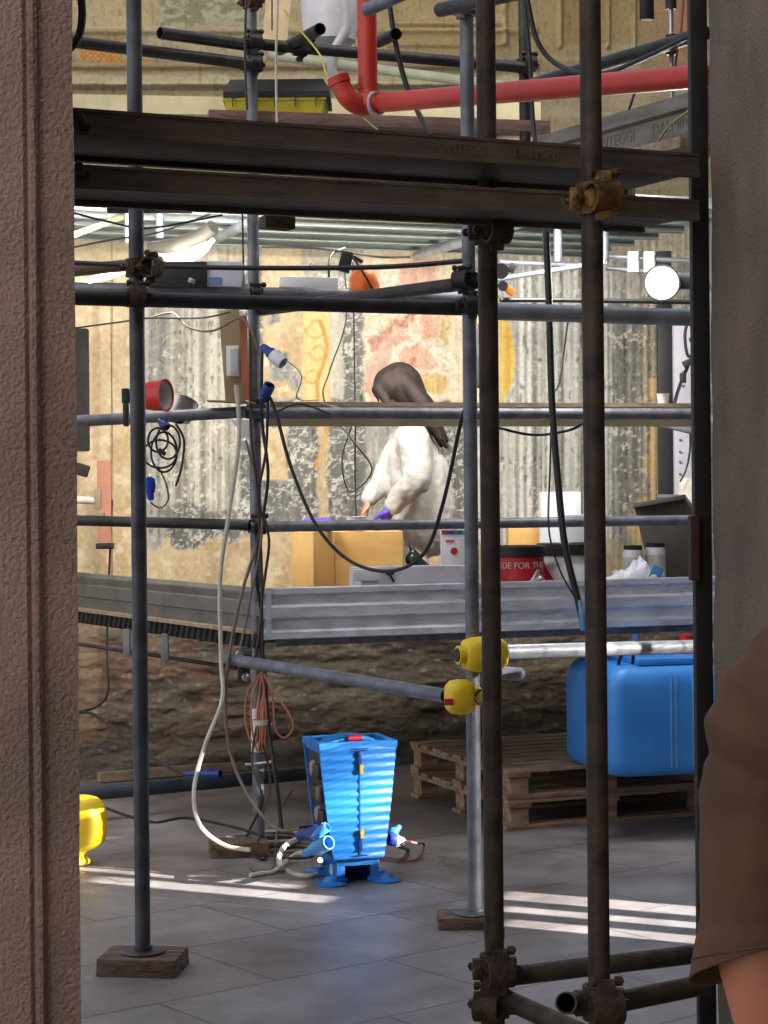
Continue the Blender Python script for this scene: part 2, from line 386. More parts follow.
    # ochre light strip band under the upper deck
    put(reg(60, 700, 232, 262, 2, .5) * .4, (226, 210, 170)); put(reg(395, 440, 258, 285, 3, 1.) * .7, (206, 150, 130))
    # upper storey: cream plaster with a carved band
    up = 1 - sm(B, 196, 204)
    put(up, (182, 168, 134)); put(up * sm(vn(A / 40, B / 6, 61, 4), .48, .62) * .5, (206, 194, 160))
    put(up * reg(60, 700, 60, 72, 1, .1) * .6, (160, 138, 100))
    put(reg(150, 262, -10, 26, 3, 1.), (150, 150, 118)); put(reg(150, 262, -10, 26, 3, 1.) * sm(vn(A / 7, B / 4, 62, 4), .48, .6) * .8, (196, 192, 164))
    put(reg(72, 160, -30, 28, 3, .5) * .8, (206, 186, 140))
    orn = reg(80, 123, 38, 60, 1, 0); put(orn, (198, 136, 62)); put(orn * sm(np.sin(A * 1.1) * np.sin(B * 1.1), .1, .5), (224, 176, 110))
    put(reg(100, 150, 60, 66, 1, .1), (196, 150, 80))
    put(reg(60, 700, 76, 86, 1.5, .4) * .7, (226, 214, 178))
    put(reg(150, 262, 96, 108, 2, .6) * .7, (176, 172, 140))
    put(reg(380, 700, -20, 56, 1, .1) * .7, (176, 154, 104)); put(reg(392, 505, -20, 44, 1, .1) * .6, (190, 168, 118))
    put(reg(560, 608, -20, 44, 1, .1) * .7, (168, 140, 92)); put(reg(655, 700, 0, 80, 2, .8) * .5, (190, 140, 110)); put(reg(604, 640, 44, 70, 1, .2) * .6, (196, 184, 150))
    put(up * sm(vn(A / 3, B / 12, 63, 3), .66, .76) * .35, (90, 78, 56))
    # rubble footing
    lo_ = sm(B + wob * .5, 618, 632)
    r1 = vn(A / 40, B / 13, 71, 5, .6); r2 = vn(A / 7, B / 5, 72, 4, .6)
    gl = np.clip(r1 * 1.5 - .35 + (r2 - .5) * .8, 0, 1)[..., None]
    put(lo_, L3((62, 54, 45)) * (1 - gl) + L3((122, 108, 90)) * gl)
    put(lo_ * (1 - sm(A, 190, 260)) * sm(vn(A / 30, B / 30, 73, 3), .42, .6) * .45, (136, 98, 82)); put(lo_ * sm(vn(A / 5, B / 5, 75, 3), .70, .8) * .5, (166, 154, 134))
    put(lo_ * reg(60, 98, 600, 740, 2, .3) * .45, (160, 138, 104)); put(lo_ * reg(170, 480, 640, 750, 8, 2.) * sm(vn(A / 50, B / 22, 91, 3), .5, .62) * .5, (96, 92, 76)); put(lo_ * sm(B, 735, 752) * .5, (116, 110, 104))
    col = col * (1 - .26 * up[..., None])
    H = (vn(A / 40, B / 13, 71, 4, .55) - .5) * .07 * lo_ + (vn(A / 12, B / 6, 76, 3) - .5) * .018 * lo_
    H += (reg(500, 598, 200, 560, 3, .2) * np.sin(A * 2 * math.pi / 9.3) + reg(640, 662, 200, 600, 2, .2) * np.sin(A * 2 * math.pi / 7.5) + reg(180, 236, 240, 520, 3, .2) * np.sin(A * 2 * math.pi / 8.)) * .004
    H += (1 - lo_) * ((st - .5) * .012 * (1 - och) + (fl - .5) * .006) * (1 - up)
    # mouldings of the upper storey, real relief
    for y0, y1, h in ((64, 70, .05), (70, 84, .02), (84, 88, .06), (104, 112, .05), (28, 34, .03)):
        H += up * h * sm(B, y0 - 1, y0 + 1) * (1 - sm(B, y1 - 1, y1 + 1)) * (1 - sm(A, 536, 540))
    for x0, x1, y1 in ((502, 507, 46), (558, 562, 48), (606, 610, 48), (632, 636, 60)):
        H += up * .035 * sm(A, x0 - 1, x0 + 1) * (1 - sm(A, x1 - 1, x1 + 1)) * (1 - sm(B, y1 - 1, y1 + 1))
    H += up * .02 * reg(386, 508, 30, 47, 1, 0) + up * .03 * reg(393, 501, 22, 26, .8, 0)
    Y = Dd - H
    co = np.stack([X, Y, Z], -1).reshape(-1, 3)
    idx = np.arange(nx * nz).reshape(nz, nx)
    q = np.stack([idx[:-1, :-1], idx[:-1, 1:], idx[1:, 1:], idx[1:, :-1]], -1).reshape(-1, 4)
    me = bpy.data.meshes.new('wall_back')
    me.vertices.add(len(co)); me.vertices.foreach_set('co', co.astype(np.float32).ravel())
    me.loops.add(q.size); me.loops.foreach_set('vertex_index', q.ravel().astype(np.int32))
    me.polygons.add(len(q)); me.polygons.foreach_set('loop_start', (np.arange(len(q)) * 4).astype(np.int32)); me.polygons.foreach_set('loop_total', np.full(len(q), 4, np.int32))
    me.update(); me.validate()
    me.polygons.foreach_set('use_smooth', np.ones(len(q), bool))
    ca = me.color_attributes.new('paint', 'FLOAT_COLOR', 'POINT')
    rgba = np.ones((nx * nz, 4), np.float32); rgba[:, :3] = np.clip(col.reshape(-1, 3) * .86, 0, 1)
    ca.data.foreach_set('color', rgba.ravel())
    m = bpy.data.materials.new('worn_fresco'); m.use_nodes = True; nt = m.node_tree; b = nt.nodes['Principled BSDF']; b.inputs['Roughness'].default_value = .85
    at = nt.nodes.new('ShaderNodeAttribute'); at.attribute_name = 'paint'
    tc = nt.nodes.new('ShaderNodeTexCoord'); n = nt.nodes.new('ShaderNodeTexNoise'); n.inputs['Scale'].default_value = 45; n.inputs['Detail'].default_value = 6
    nt.links.new(tc.outputs['Object'], n.inputs['Vector'])
    mr = nt.nodes.new('ShaderNodeMapRange'); mr.inputs['From Min'].default_value = .3; mr.inputs['From Max'].default_value = .7; mr.inputs['To Min'].default_value = .82; mr.inputs['To Max'].default_value = 1.1
    nt.links.new(n.outputs['Fac'], mr.inputs[0])
    mx = nt.nodes.new('ShaderNodeVectorMath'); mx.operation = 'SCALE'; nt.links.new(at.outputs['Color'], mx.inputs[0]); nt.links.new(mr.outputs[0], mx.inputs['Scale'])
    nt.links.new(mx.outputs[0], b.inputs['Base Color'])
    me.materials.append(m)
    o = bpy.data.objects.new('wall_back', me); COL.objects.link(o); setp(o, kind='structure')
    # masonry body behind the painted face
    bm = bm_new(); rings(bm, [[V((x, wallD(x) + .1, z)) for x, z in ((-2.5, 0), (2.7, 0), (2.7, 4.7), (-2.5, 4.7))], [V((x, wallD(x) + .5, z)) for x, z in ((-2.5, 0), (2.7, 0), (2.7, 4.7), (-2.5, 4.7))]])
    struct('wall_rear', bm, PIERR, smooth=False)
build_wall()

# ---------------------------------------------------------------- tubes and clamps
R0 = .0242
def tube(a, b, label, m=STEEL, r=R0, name='scaffold_tube', cat='scaffold tube', group=None, t=.0035):
    bm = bm_new(); pipe(bm, a, b, r, t); return single(name, bm, m, label, cat, group)
def vert(px, D, z0, z1):
    p = P(px, 490, D); return V((p.x, p.y, z0)), V((p.x, p.y, z1))
def clamp(c, main, cross, label, m=RUST, s=1., off=None, name='tube_clamp'):
    """right angle coupler: band round the main tube, band round the cross tube, eye bolts and nuts"""
    main = main.normalized(); cross = (cross - main * cross.dot(main)).normalized(); nrm = main.cross(cross)
    if nrm.y > 0: nrm = -nrm
    off = .05 if off is None else off
    t = thing(name, label, 'scaffold clamp', c)
    bm = bm_new()
    pipe(bm, c - main * .028 * s, c + main * .028 * s, R0 + .010 * s, .009)
    pipe(bm, c + nrm * off - cross * .026 * s, c + nrm * off + cross * .026 * s, R0 + .010 * s, .009)
    for k in (-1, 1):
        box(bm, c + cross * k * (R0 + .014 * s), (.022 * s, .022 * s, .04 * s), None, .004)
        box(bm, c + nrm * off + main * k * (R0 + .014 * s), (.03 * s, .026 * s, .02 * s), None, .004)
    box(bm, c + nrm * off * .5, (.05 * s, .03, .05 * s), None, .006)
    finish('clamp_body', bm, m, t)
    for k, (q, ax) in enumerate(((c + cross * (R0 + .016) * s, nrm), (c - cross * (R0 + .016) * s, nrm), (c + nrm * off + main * (R0 + .018) * s, cross))):
        bm = bm_new(); cyl(bm, q - ax * .035, q + ax * .04, .0055, n=8); cyl(bm, q - ax * .034, q - ax * .024, .0105, n=6)
        bo = finish('bolt', bm, m, t); bm = bm_new(); cyl(bm, q + ax * .022, q + ax * .036, .0115, n=6); finish('nut', bm, m, bo)
    return t
ZV = V((0, 0, 1)); DA = V((.966, .259, 0)); DB = V((-.259, .966, 0)); DX = V((1, 0, 0)); DY = V((0, 1, 0))

def standard(px, D, z0, z1, label, m, block=None, blabel=None):
    """upright with its base plate; optional timber sole block"""
    a, b = vert(px, D, z0, z1)
    t = thing('scaffold_standard', label, 'scaffold upright', a)
    bm = bm_new(); pipe(bm, a + ZV * .006, b, R0); finish('upright_tube', bm, m, t)
    bm = bm_new(); lathe(bm, a, [(.07, 0), (.072, .003), (.07, .006), (.03, .007), (.03, .02)], n=24); finish('base_plate', bm, m, t)
    if block:
        bm = bm_new(); w, d, h, ang = block[:4]; ox = block[4] if len(block) > 4 else 0
        box(bm, V((a.x + ox, a.y, h / 2)), (w, d, h), Matrix.Rotation(ang, 3, 'Z'), .006)
        for v in bm.verts: v.co += V((mnoise.noise(v.co * 9), mnoise.noise(v.co * 9 + V((3, 1, 2))), 0)) * .012
        single('timber_sole_block', bm, BLOCKW, blabel, 'wooden block')
    return a
pL = standard(138.5, 6.28, .057, 4.6, 'grey scaffold upright standing on a thick wooden block at lower left', mat('mid_grey_steel', (92, 95, 100), (66, 68, 72), .5, .35, 12, .2), (.255, .2, .055, -.12), 'thick worn wooden block under the left grey scaffold upright')
pM = standard(471, 6.88, .042, 4.6, 'grey upright in the middle with a sunlit lower half, carrying two yellow end caps', STEEL, (.20, .16, .04, -.02, -.03), 'flat wooden block under the sunlit middle upright')
pA = standard(255.5, 8.3, .0, 4.6, 'upright at the platform corner draped with many cables', STEEL)
bm = bm_new(); q = FP(238, 857); box(bm, q + V((0, .05, .03)), (.24, .16, .06), Matrix.Rotation(.15, 3, 'Z'), .006); single('timber_block', bm, BLOCKW, 'small wooden block on the floor left of the cable tangle', 'wooden block')
bm = bm_new(); pipe(bm, V((pA.x, pA.y, .42)), V((pA.x, pA.y, .60)), R0 + .004, .003); single('white_sleeve', bm, WHITE, 'white painted sleeve low on the corner upright', 'pipe sleeve')
bm = bm_new(); cyl(bm, P(245, 765, 8.22), P(272, 762, 8.22), .006); single('jack_handle', bm, ALU, 'thin metal cross bar through the corner upright foot', 'handle')

# two dark front uprights
a, b = vert(490, 4.9, 0, 4.2)
bm = bm_new(); pipe(bm, a, b, R0); cyl(bm, a + ZV * .40, a + ZV * .425, R0 + .0015)
single('scaffold_standard', bm, RSTEEL, 'dark front upright passing behind the long steel planks, nearer the middle', 'scaffold upright')
a2, b2 = vert(594.5, 4.45, 0, 4.2)
bm = bm_new(); pipe(bm, a2, b2, R0); single('scaffold_standard', bm, RSTEEL, 'brown front upright passing in front of the long steel planks with a brassy clamp', 'scaffold upright')

tube(P(512, 976, 4.95), P(704, 953, 5.08), 'upper of two dark rusty tubes low in front at right', RSTEEL)
tube(P(612, 1003, 4.50), P(706, 984, 4.66), 'lower right dark tube joining the brown upright near the sleeve', RSTEEL)
tube(P(503, 998, 4.88), P(640, 1060, 4.45), 'dark tube running down right from the lowest clamp at bottom', RSTEEL)
tube(P(566, 1003, 4.36), P(600, 1003, 4.75), 'short open ended tube stub pointing out left of the brown upright foot', RSTEEL)
c0 = P(496, 968, 4.9)
clamp(V((a.x, a.y, c0.z)), ZV, V((1, .2, 0)), 'rusty clamp low on the dark middle front upright', s=1.25)
clamp(V((a.x, a.y, c0.z - .085)), ZV, V((1, -.4, 0)), 'lowest rusty clamp of the dark middle front upright', s=1.2)
clamp(V((a2.x, a2.y, P(600, 1002, 4.45).z)), ZV, V((1, .2, 0)), 'rusty clamp at foot of the brown front upright', s=1.35)
clamp(V((a2.x, a2.y, P(592, 200, 4.45).z)), ZV, V((1, .45, 0)), 'brassy yellow clamp on the brown upright at the long planks', BRASS, s=1.25)
clamp(V((a.x, a.y, P(488, 232, 4.9).z)), ZV, V((1, .45, 0)), 'rusty clamp under the long planks on the dark upright', RUST, s=1.1)

# long steel planks across the opening
def plankC(a, b, w, h, label, m, name='steel_plank', group=None, lips=True, txt=None, cat='scaffold plank'):
    """a,b: front top corners; channel profile open below"""
    d = (b - a).normalized(); back = V((-d.y, d.x, 0)).normalized(); t = .004
    t_ = thing(name, label, cat, (a + b) / 2 - ZV * h, group)
    poly = [(0, 0), (w, 0), (w, -h), (w - .022, -h), (w - .022, -h + t), (w - t, -h + t), (w - t, -t)]
    nr = 4
    for i in range(nr, 0, -1):
        x = w * i / (nr + 1); poly += [(x + .012, -t), (x + .008, -t - .008), (x - .008, -t - .008), (x - .012, -t)]
    poly += [(t, -t), (t, -h + t), (.022, -h + t), (.022, -h), (0, -h)]
    bm = bm_new(); prism(bm, poly, a, b, back, ZV); finish('deck_plate', bm, m, t_, smooth=False)
    return t_
def gate_plank(l, r, Dl, Dr, h, w, label, m):
    a_, b_ = P(77 - 30, l[0] - 2.6, Dl - .05), P(700, r[0] + .6, Dr + .01)
    t_ = thing('steel_plank', label, 'scaffold plank', (a_ + b_) / 2 - ZV * h)
    d = (b_ - a_).normalized(); back = V((-d.y, d.x, 0)).normalized()
    poly = [(0, 0), (0, -h), (.018, -h), (.018, -h + .01), (w - .018, -h + .01), (w - .018, -h), (w, -h), (w, 0)]
    # rounded front face with two shallow swages
    poly = [(0, 0), (0, -h * .12), (.003, -h * .15), (.003, -h * .85), (0, -h * .88), (0, -h), (.022, -h), (.022, -h + .012), (w - .022, -h + .012), (w - .022, -h), (w, -h), (w, 0)]
    bm = bm_new(); prism(bm, poly, a_, b_, back, ZV); finish('plank_body', bm, m, t_, smooth=False)
    return t_, a_, d, back
pk1, a1_, d1, bk1 = gate_plank((108, 135), (153, 179), 4.15, 4.80, .056, .34, 'upper of two long brown steel planks crossing the whole opening', DPLANK)
gate_plank((165, 190), (199, 221), 4.15, 4.80, .050, .26, 'lower of two long brown steel planks crossing the whole opening', DPLANK)
M = facing(P(492, 152, 4.60) , d1); M.translation = a1_ + d1 * ((P(492, 152, 4.6) - a1_).dot(d1)) - bk1 * .0004 - ZV * .028
for wd_, dx_ in (('PONTEGGI', -.10), ('DALMINE', .10)): finish('embossed_lettering', text_bm(wd_, .030, Matrix.Translation(d1 * dx_) @ M), mat('worn_letter_steel', (96, 84, 74)), pk1)
for (px, py, D) in ((80, 120, 4.12), (80, 168, 4.12)):
    bm = bm_new(); q = P(px, py, D - .05); cyl(bm, q - DY * .02, q + DY * .08, .011, n=6); cyl(bm, q - DY * .035, q - DY * .02, .006, n=10); single('wall_bolt', bm, RUST, 'rusty bolt at the left end of the %s long plank' % ('upper' if py < 140 else 'lower'), 'bolt')
bm = bm_new(); q = P(290, 222, 4.7); beam(bm, P(262, 222, 4.75), P(292, 224, 4.78), .05, .03, bev=.003); single('wood_wedge', bm, BLOCKW, 'small brown wood wedge hanging below the lower long plank', 'wood wedge')

# iron jamb at the right pier
bm = bm_new(); x0 = pxX(694, 4.95); x1 = pxX(711, 4.95); box(bm, V(((x0 + x1) / 2, 4.965, 2.1)), (x1 - x0, .05, 4.2), None, .003)
t = thing('iron_jamb', 'black iron post against the right stone pier', 'iron post', V(((x0 + x1) / 2, 4.965, 0)))
finish('jamb_bar', bm, mat('black_iron', (34, 30, 28), (24, 22, 22), .6, .4, 12, .3), t)
bm = bm_new(); q = P(694, 548, 4.93); box(bm, q, (.022, .05, .16), None, .004); finish('hinge_plate', bm, mat('rust_red_iron', (74, 42, 34), (50, 32, 28), .7, .3, 20, .4), t)

# ---------------------------------------------------------------- working platform
A0 = P(262, 587, 8.25); A0.z = 0
E0 = V((pxX(705, 8.95), 8.95, 0))            # right end of the front edge
dF = (E0 - A0).normalized(); bF = V((-dF.y, dF.x, 0))
L0 = V((pxX(70, 10.15), 10.15, 0))            # far left end of the left edge
dL = (L0 - A0).normalized()
ZB, ZP, ZT = .86, .905, 1.10
def De(px, off=.1):
    """depth of the point off metres behind the platform's front edge at picture column px"""
    k = (px - 384) / F; o = A0 + bF * off
    return (o.y - dF.y / dF.x * o.x) / (1 - dF.y / dF.x * k)
# front toe board: one pressed profile
def toe(a, b, z0, z1, m, label, out, bands, name='toe_board'):
    h = z1 - z0; u = ZV; t_ = thing(name, label, 'toe board', (a + b) / 2 + ZV * z0)
    poly = [(0, 0)]
    for y, x in bands: poly.append((x, y * h))
    poly += [(0, h), (-.012, h), (-.012, 0)]
    bm = bm_new(); prism(bm, poly, a + ZV * z0, b + ZV * z0, out, ZV); finish('pressed_board', bm, m, t_, smooth=False)
    return t_
tb = toe(A0, E0 + dF * .3, ZP - .02, ZT, TOE, 'ribbed zinc toe board along the front edge of the platform', -bF, [(.02, .012), (.14, .012), (.2, 0), (.36, 0), (.42, .014), (.62, .014), (.68, 0), (.84, 0), (.88, .012), (.98, .012)])
bm = bm_new(); beam(bm, A0 + ZV * 1.0 - bF * .016 + dF * .012, A0 + ZV * 1.0 - bF * .016 + dF * .034, .004, .2); finish('end_flange', bm, TOE, tb, smooth=False)
toe(A0 + bF * .0, L0, ZP + .02, ZT + .0, TOED, 'long grey toe board on the left edge of the platform running back', V((-dL.y, dL.x, 0)) * (1 if V((-dL.y, dL.x, 0)).x < 0 else -1), [(.02, .0), (.3, .002), (.34, .012), (.66, .014), (.70, .004), (.86, .012), (.9, .012)])
# pale batten and dark ribbed plank ends under it
nL = V((-dL.y, dL.x, 0)); nL = nL if nL.x < 0 else -nL
bm = bm_new(); beam(bm, A0 + ZV * (ZP + .012) + nL * .02, L0 + ZV * (ZP + .012) + nL * .02, .04, .014); single('pale_batten', bm, PALEWOOD, 'thin pale batten under the long grey toe board', 'batten')
bm = bm_new(); beam(bm, A0 + ZV * (ZP - .02), L0 + ZV * (ZP - .02), .02, .04)
nrib = 36
for i in range(nrib):
    q = A0.lerp(L0, (i + .5) / nrib) + ZV * (ZP - .022) + nL * .014; 
    rr_ = []
    x, y = V((dL.x, dL.y, 0)), ZV
    cyl(bm, q - ZV * .026 + x * .012, q + ZV * .026 - x * .012, .019, n=8)
single('ribbed_edge_strip', bm, DSTEEL, 'dark ribbed strip below the left edge of the platform', 'platform edge')
# deck planks of the working platform and the one above
def deck_row(zt, m, lab, grp, n, ws, x0off, matl):
    for i in range(n):
        a_ = A0 + bF * (.02 + i * ws) + dF * (x0off(i)); b_ = E0 + bF * (.02 + i * ws) + dF * .35
        a_.z = b_.z = zt
        k = plankC(a_, b_, ws - .012, .05, lab[min(i, len(lab) - 1)], matl, name='deck_plank', group=grp)
deck_row(ZP, None, ['front galvanised deck plank under the boxes', 'hidden galvanised deck plank behind the front one'], 'deck planks of the working platform', 7, .25,
         lambda i: (dL.dot(dF) / dL.dot(bF)) * (.02 + i * .25) + .07, STEEL)
# plank beneath the toe board seen from the front
ZU = 2.80
for i in range(7):
    a_ = A0 + bF * (.02 + i * .27) - dF * 1.5; b_ = E0 + bF * (.02 + i * .27) + dF * .35; a_.z = b_.z = ZU
    plankC(a_, b_, .258, .05, 'white galvanised plank of the upper deck seen from below', WPLANK, name='deck_plank', group='white planks of the upper deck seen from below')
# putlog tubes under the upper deck
for k, px in enumerate((300, 520)):
    q = A0 + dF * (.2 + 1.2 * k); a_ = q - bF * .25 + ZV * (ZU - .078); b_ = q + bF * 1.85 + ZV * (ZU - .078)
    tube(a_, b_, ['white', 'pale'][k] + ' tube under the upper deck running back to the wall, ' + ['left of the two', 'right of the two'][k], LSTEEL)
for px, py, D, h in ((129, 243, 8.8, .16), (160, 238, 9.0, .14), (558, 262, 9.1, .15), (605, 262, 9.3, .14)):
    q = P(px, py, D); bm = bm_new(); pipe(bm, q, q + ZV * h, .019); single('deck_hanger', bm, STEEL, 'short grey hanger below the upper deck, ' + {129: 'leftmost, beside the left upright', 160: 'second from the left, above the glowing strip lamp', 558: 'left of the brown front upright', 605: 'right of the brown front upright'}[px], 'hanger')
# hangers under the lower platform
for px, py in ((127, 655), (165, 662)):
    D = 8.9 if px > 140 else 9.25
    q = P(px, py, D + .12); bm = bm_new(); beam(bm, q, V((q.x, q.y, ZP - .045)), .03, .05, up=DY); single('platform_bracket', bm, STEEL, 'steel bracket stub under the platform edge, ' + ('far' if px < 140 else 'near') + ' one of two', 'bracket')
tube(P(60, 641, 9.75), P(236, 668, 9.05), 'thin dark rod under the left edge of the platform', DSTEEL, r=.009)

# ---------------------------------------------------------------- rails of the main scaffold
tube(P(60, 422, 8.2), P(246, 412, 8.2), 'upper guard rail left of the cable draped upright', STEEL)
tube(P(246, 413, 8.22), P(706, 414, 8.78), 'upper guard rail under the long narrow shelf board', STEEL)
tube(P(60, 520, 8.5), P(250, 525, 8.24), 'lower guard rail left of the cable draped upright', DSTEEL, r=.0225)
tube(P(250, 527, 8.24), P(692, 520, 8.8), 'lower guard rail crossing in front of the restorer', STEEL, r=.0225)
bm = bm_new(); beam(bm, P(264, 405, 8.42), P(704, 406.5, 8.98), .22, .018); single('shelf_board', bm, PALEWOOD, 'long narrow wooden shelf board on the upper guard rail', 'shelf board')
bm = bm_new(); beam(bm, P(268, 422.5, 8.36), P(704, 423, 8.92), .02, .032); single('pale_strip', bm, BEIGEC, 'pale strip tied below the upper guard rail', 'strip')
tube(P(60, 297, 6.12), P(478, 309, 6.94), 'dark tube joining the left and middle uprights at lamp height', DSTEEL)
tube(P(62, 288, 8.15), P(250, 290, 8.15), 'light grey tube just behind the dark one, left of the corner upright', STEEL)
tube(P(262, 293, 8.2), P(470, 298, 8.5), 'light grey tube under the white power box', STEEL)
tube(P(262, 310, 8.3), P(468, 283, 6.96), 'slanting tube from the corner upright up to the middle upright', DSTEEL)
tube(P(484, 311, 5.55), P(700, 318, 5.75), 'thick pale grey tube at right below the dazzling lamp', LSTEEL)
tube(P(228, 659, 8.16), P(446, 696, 6.92), 'sloping tube under the platform ending in a yellow cap', STEEL)
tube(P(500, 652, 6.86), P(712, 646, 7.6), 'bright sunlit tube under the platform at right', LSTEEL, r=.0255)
tube(P(496, 673, 6.9), P(519, 674, 7.05), 'short tube stub right of the dark front upright below the sunlit tube', STEEL)
# upper storey
tube(P(60, 40, 7.75), P(250, 64, 8.2), 'long grey tube high on the left meeting the corner upright', DSTEEL)
tube(P(160, 33, 7.95), P(246, 45, 8.25), 'short open ended tube above the long one high on the left', DSTEEL)
tube(P(256, 44, 8.35), P(530, 68, 8.5), 'high tube behind the red pipe', DSTEEL)
tube(P(280, 50, 8.6), P(320, 29, 7.9), 'short tube stub pointing out near the hanging bucket', DSTEEL)
tube(P(366, 10, 6.9), P(420, -14, 6.7), 'tube end at the very top beside the red pipe', STEEL)
tube(P(440, 10, 6.62), P(520, -8, 6.2), 'tube end at the top of the middle upright', DSTEEL)
tube(P(533, 84, 7.6), P(706, 33, 6.7), 'tube rising to the right above the red pipe', DSTEEL)
tube(P(378, 42, 8.1), P(396, 34, 7.9), 'short dark stub right of the red pipe', DSTEEL)
tube(*vert(528.5, 8.55, 2.82, 4.6), 'upright of the upper storey between the two dark front uprights', DSTEEL)
tube(P(268, 55, 9.6), P(520, 88, 9.7), 'pale tube lying along the upper wall', mat('greenish_pale_tube', (150, 152, 132), (130, 132, 112), .6))

def cl(px, py, D, cross, label, **k):
    return clamp(P(px, py, D), ZV, cross, label, **k)
ql = lambda px, py, p: V((p.x, p.y, P(px, py, p.y).z))
for (px, py, p, cr, lab, mm) in (
    (137, 298, pL, V((1, .2, 0)), 'rusty clamp on the left upright at the dark cross tube', RUST),
    (137, 268, pL, V((.3, 1, 0)), 'rusty clamp on the left upright just above another one', RUST),
    (470, 306, pM, V((1, .2, 0)), 'grey clamp on the middle upright at the dark cross tube', DSTEEL),
    (470, 281, pM, V((1, -.6, 0)), 'grey clamp on the middle upright holding the slanting tube', DSTEEL),
    (255, 411, pA, DF_ if False else dF, 'dark clamp on the corner upright at the upper guard rail', DSTEEL),
    (256, 526, pA, dF, 'dark clamp on the corner upright at the lower guard rail', DSTEEL),
    (251, 44, pA, dF, 'upper dark clamp high on the corner upright', DSTEEL),
    (251, 66, pA, dF, 'lower dark clamp high on the corner upright', DSTEEL),
    (250, 2, pA, dF, 'rusty clamp at the very top of the corner upright', RUST),
    (253, 296, pA, dF, 'dark clamp on the corner upright at lamp height', DSTEEL),
    (466, 8, pM, V((1, -.5, 0)), 'clamp at the very top of the middle upright', STEEL)):
    clamp(ql(px, py, p), ZV, cr, lab, mm)
p_ = vert(528.5, 8.55, 0, 1)[0]
clamp(ql(524, 66, p_), ZV, dF, 'dark clamp on the upper storey upright behind the red pipe', DSTEEL)
clamp(P(300, 48, 8.4), dF, ZV, 'dark clamp on the high tube under the bucket', DSTEEL)
# chromed clamp where the sloping tube meets the corner upright
t = thing('swivel_clamp', 'bright worn clamp where the sloping tube meets the corner upright', 'scaffold clamp', P(245, 668, 8.2))
bm = bm_new(); q = P(244, 656, 8.14); cyl(bm, q - DX * .03, q + DX * .03, .034); box(bm, P(244, 672, 8.14), (.05, .05, .06), None, .01); finish('clamp_body', bm, DSTEEL, t)
for px, py in ((240, 654), (246, 677)):
    bm = bm_new(); q = P(px, py, 8.12); lathe(bm, q, [(.018, 0), (.017, .014), (.010, .022)], axis=-DY, n=18); finish('bolt', bm, ALU, t)
# yellow end caps
def ycap(c, ax, label, hole, k=1.):
    t = thing('yellow_end_cap', label, 'tube end cap', c)
    ax = ax.normalized(); x, y = basis(ax)
    bm = bm_new()
    prof = [(.036, -.050), (.050, -.046), (.058, -.03), (.060, .0), (.056, .026), (.044, .04), (.032, .044)]
    prof = [(r, h * k) for r, h in prof]; rr_ = []
    for r, h in prof:
        c_ = c + ax * h; ring = []
        for k in range(28):
            a_ = 2 * math.pi * k / 28; cs, sn = math.cos(a_), math.sin(a_)
            f = r / (abs(cs) ** 3.2 + abs(sn) ** 3.2) ** (1 / 3.2)
            ring.append(c_ + x * cs * f + y * sn * f)
        rr_.append(ring)
    rings(bm, rr_); finish('cap_shell', bm, YEL, t, ang=50)
    bm = bm_new(); lathe(bm, c - ax * hole, [(.032, 0), (.032, .03), (.024, .03), (.024, .004)], axis=-ax, n=20); finish('cap_socket', bm, YEL, t)
    bm = bm_new(); lathe(bm, c - ax * (hole + .022), [(.023, 0), (.023, .012), (.004, .013)], axis=-ax, n=20); finish('socket_hole', bm, BLACK, t)
    return t
ycap(P(486, 654, 6.81), V((1, .35, 0)), 'upper yellow end cap on the middle upright, round black socket facing left', .074, 1.6)
yc = ycap(P(459, 697, 6.82), V((-1, -.25, .0)), 'lower yellow end cap on the end of the sloping tube', .045)
bm = bm_new(); box(bm, P(449, 702, 6.758), (.03, .004, .022), None, .001); finish('red_sticker', bm, REDL, yc)
bm = bm_new()
for k in (-1, 1): beam(bm, P(474, 697, 6.79), P(480, 697 + 7 * k, 6.76), .012, .006)
single('clamp_fork', bm, BLACK, 'small black fork on the middle upright beside the lower yellow cap', 'fork')

# ---------------------------------------------------------------- cables
def cable(pts, r, m, label, name='cable', cat='cable', group=None, n=7, k=8):
    bm = bm_new(); sweep(bm, [P(*p) if not isinstance(p, Vector) else p for p in pts], r, n, k); return single(name, bm, m, label, cat, group)
cable([(266, 392, 8.1), (275, 410, 8.1), (292, 470, 8.08), (318, 528, 8.05), (352, 562, 8.02), (392, 571, 7.9), (425, 552, 7.6), (444, 500, 7.3), (462, 418, 6.95), (470, 405, 6.93)], .0075, BLACK, 'thick black cable drooping in a wide loop in front of the restorer')
cable([(60, 262, 7.0), (150, 266, 6.95), (255, 268, 6.95), (380, 267, 6.9), (462, 261, 6.78)], .009, BLACK, 'black cable running almost level between left and middle uprights')
cable([(546, 232, 8.0), (549, 300, 8.0), (552, 400, 8.0), (558, 480, 8.0), (565, 545, 8.0), (578, 600, 8.0), (584, 628, 8.0)], .0145, BLACK, 'thick black cable hanging between the front uprights down to a blue plug')
cable([(524, 0, 8.2), (530, 60, 8.2), (533, 120, 8.2), (541, 190, 8.1), (546, 240, 8.0)], .010, BLACK, 'black cable beside the upper storey upright')
cable([(526, -10, 7.4), (537, 40, 7.4), (560, 66, 7.35), (600, 74, 7.1), (640, 60, 6.85), (706, 28, 6.5)], .010, BLACK, 'black hose curving under the rising tube at top right')
cable([(389, 0, 8.0), (397, 50, 8.0), (410, 95, 8.0), (432, 138, 7.9)], .011, BLACK, 'black cable behind the red pipe dropping to the long planks')
cable([(568, 320, 8.9), (560, 380, 8.9), (553, 400, 8.2), (550, 470, 8.1), (549, 530, 8.1), (560, 570, 8.1), (574, 596, 8.1)], .004, BLACK, 'thin black wire twisting around the thick hanging cable')
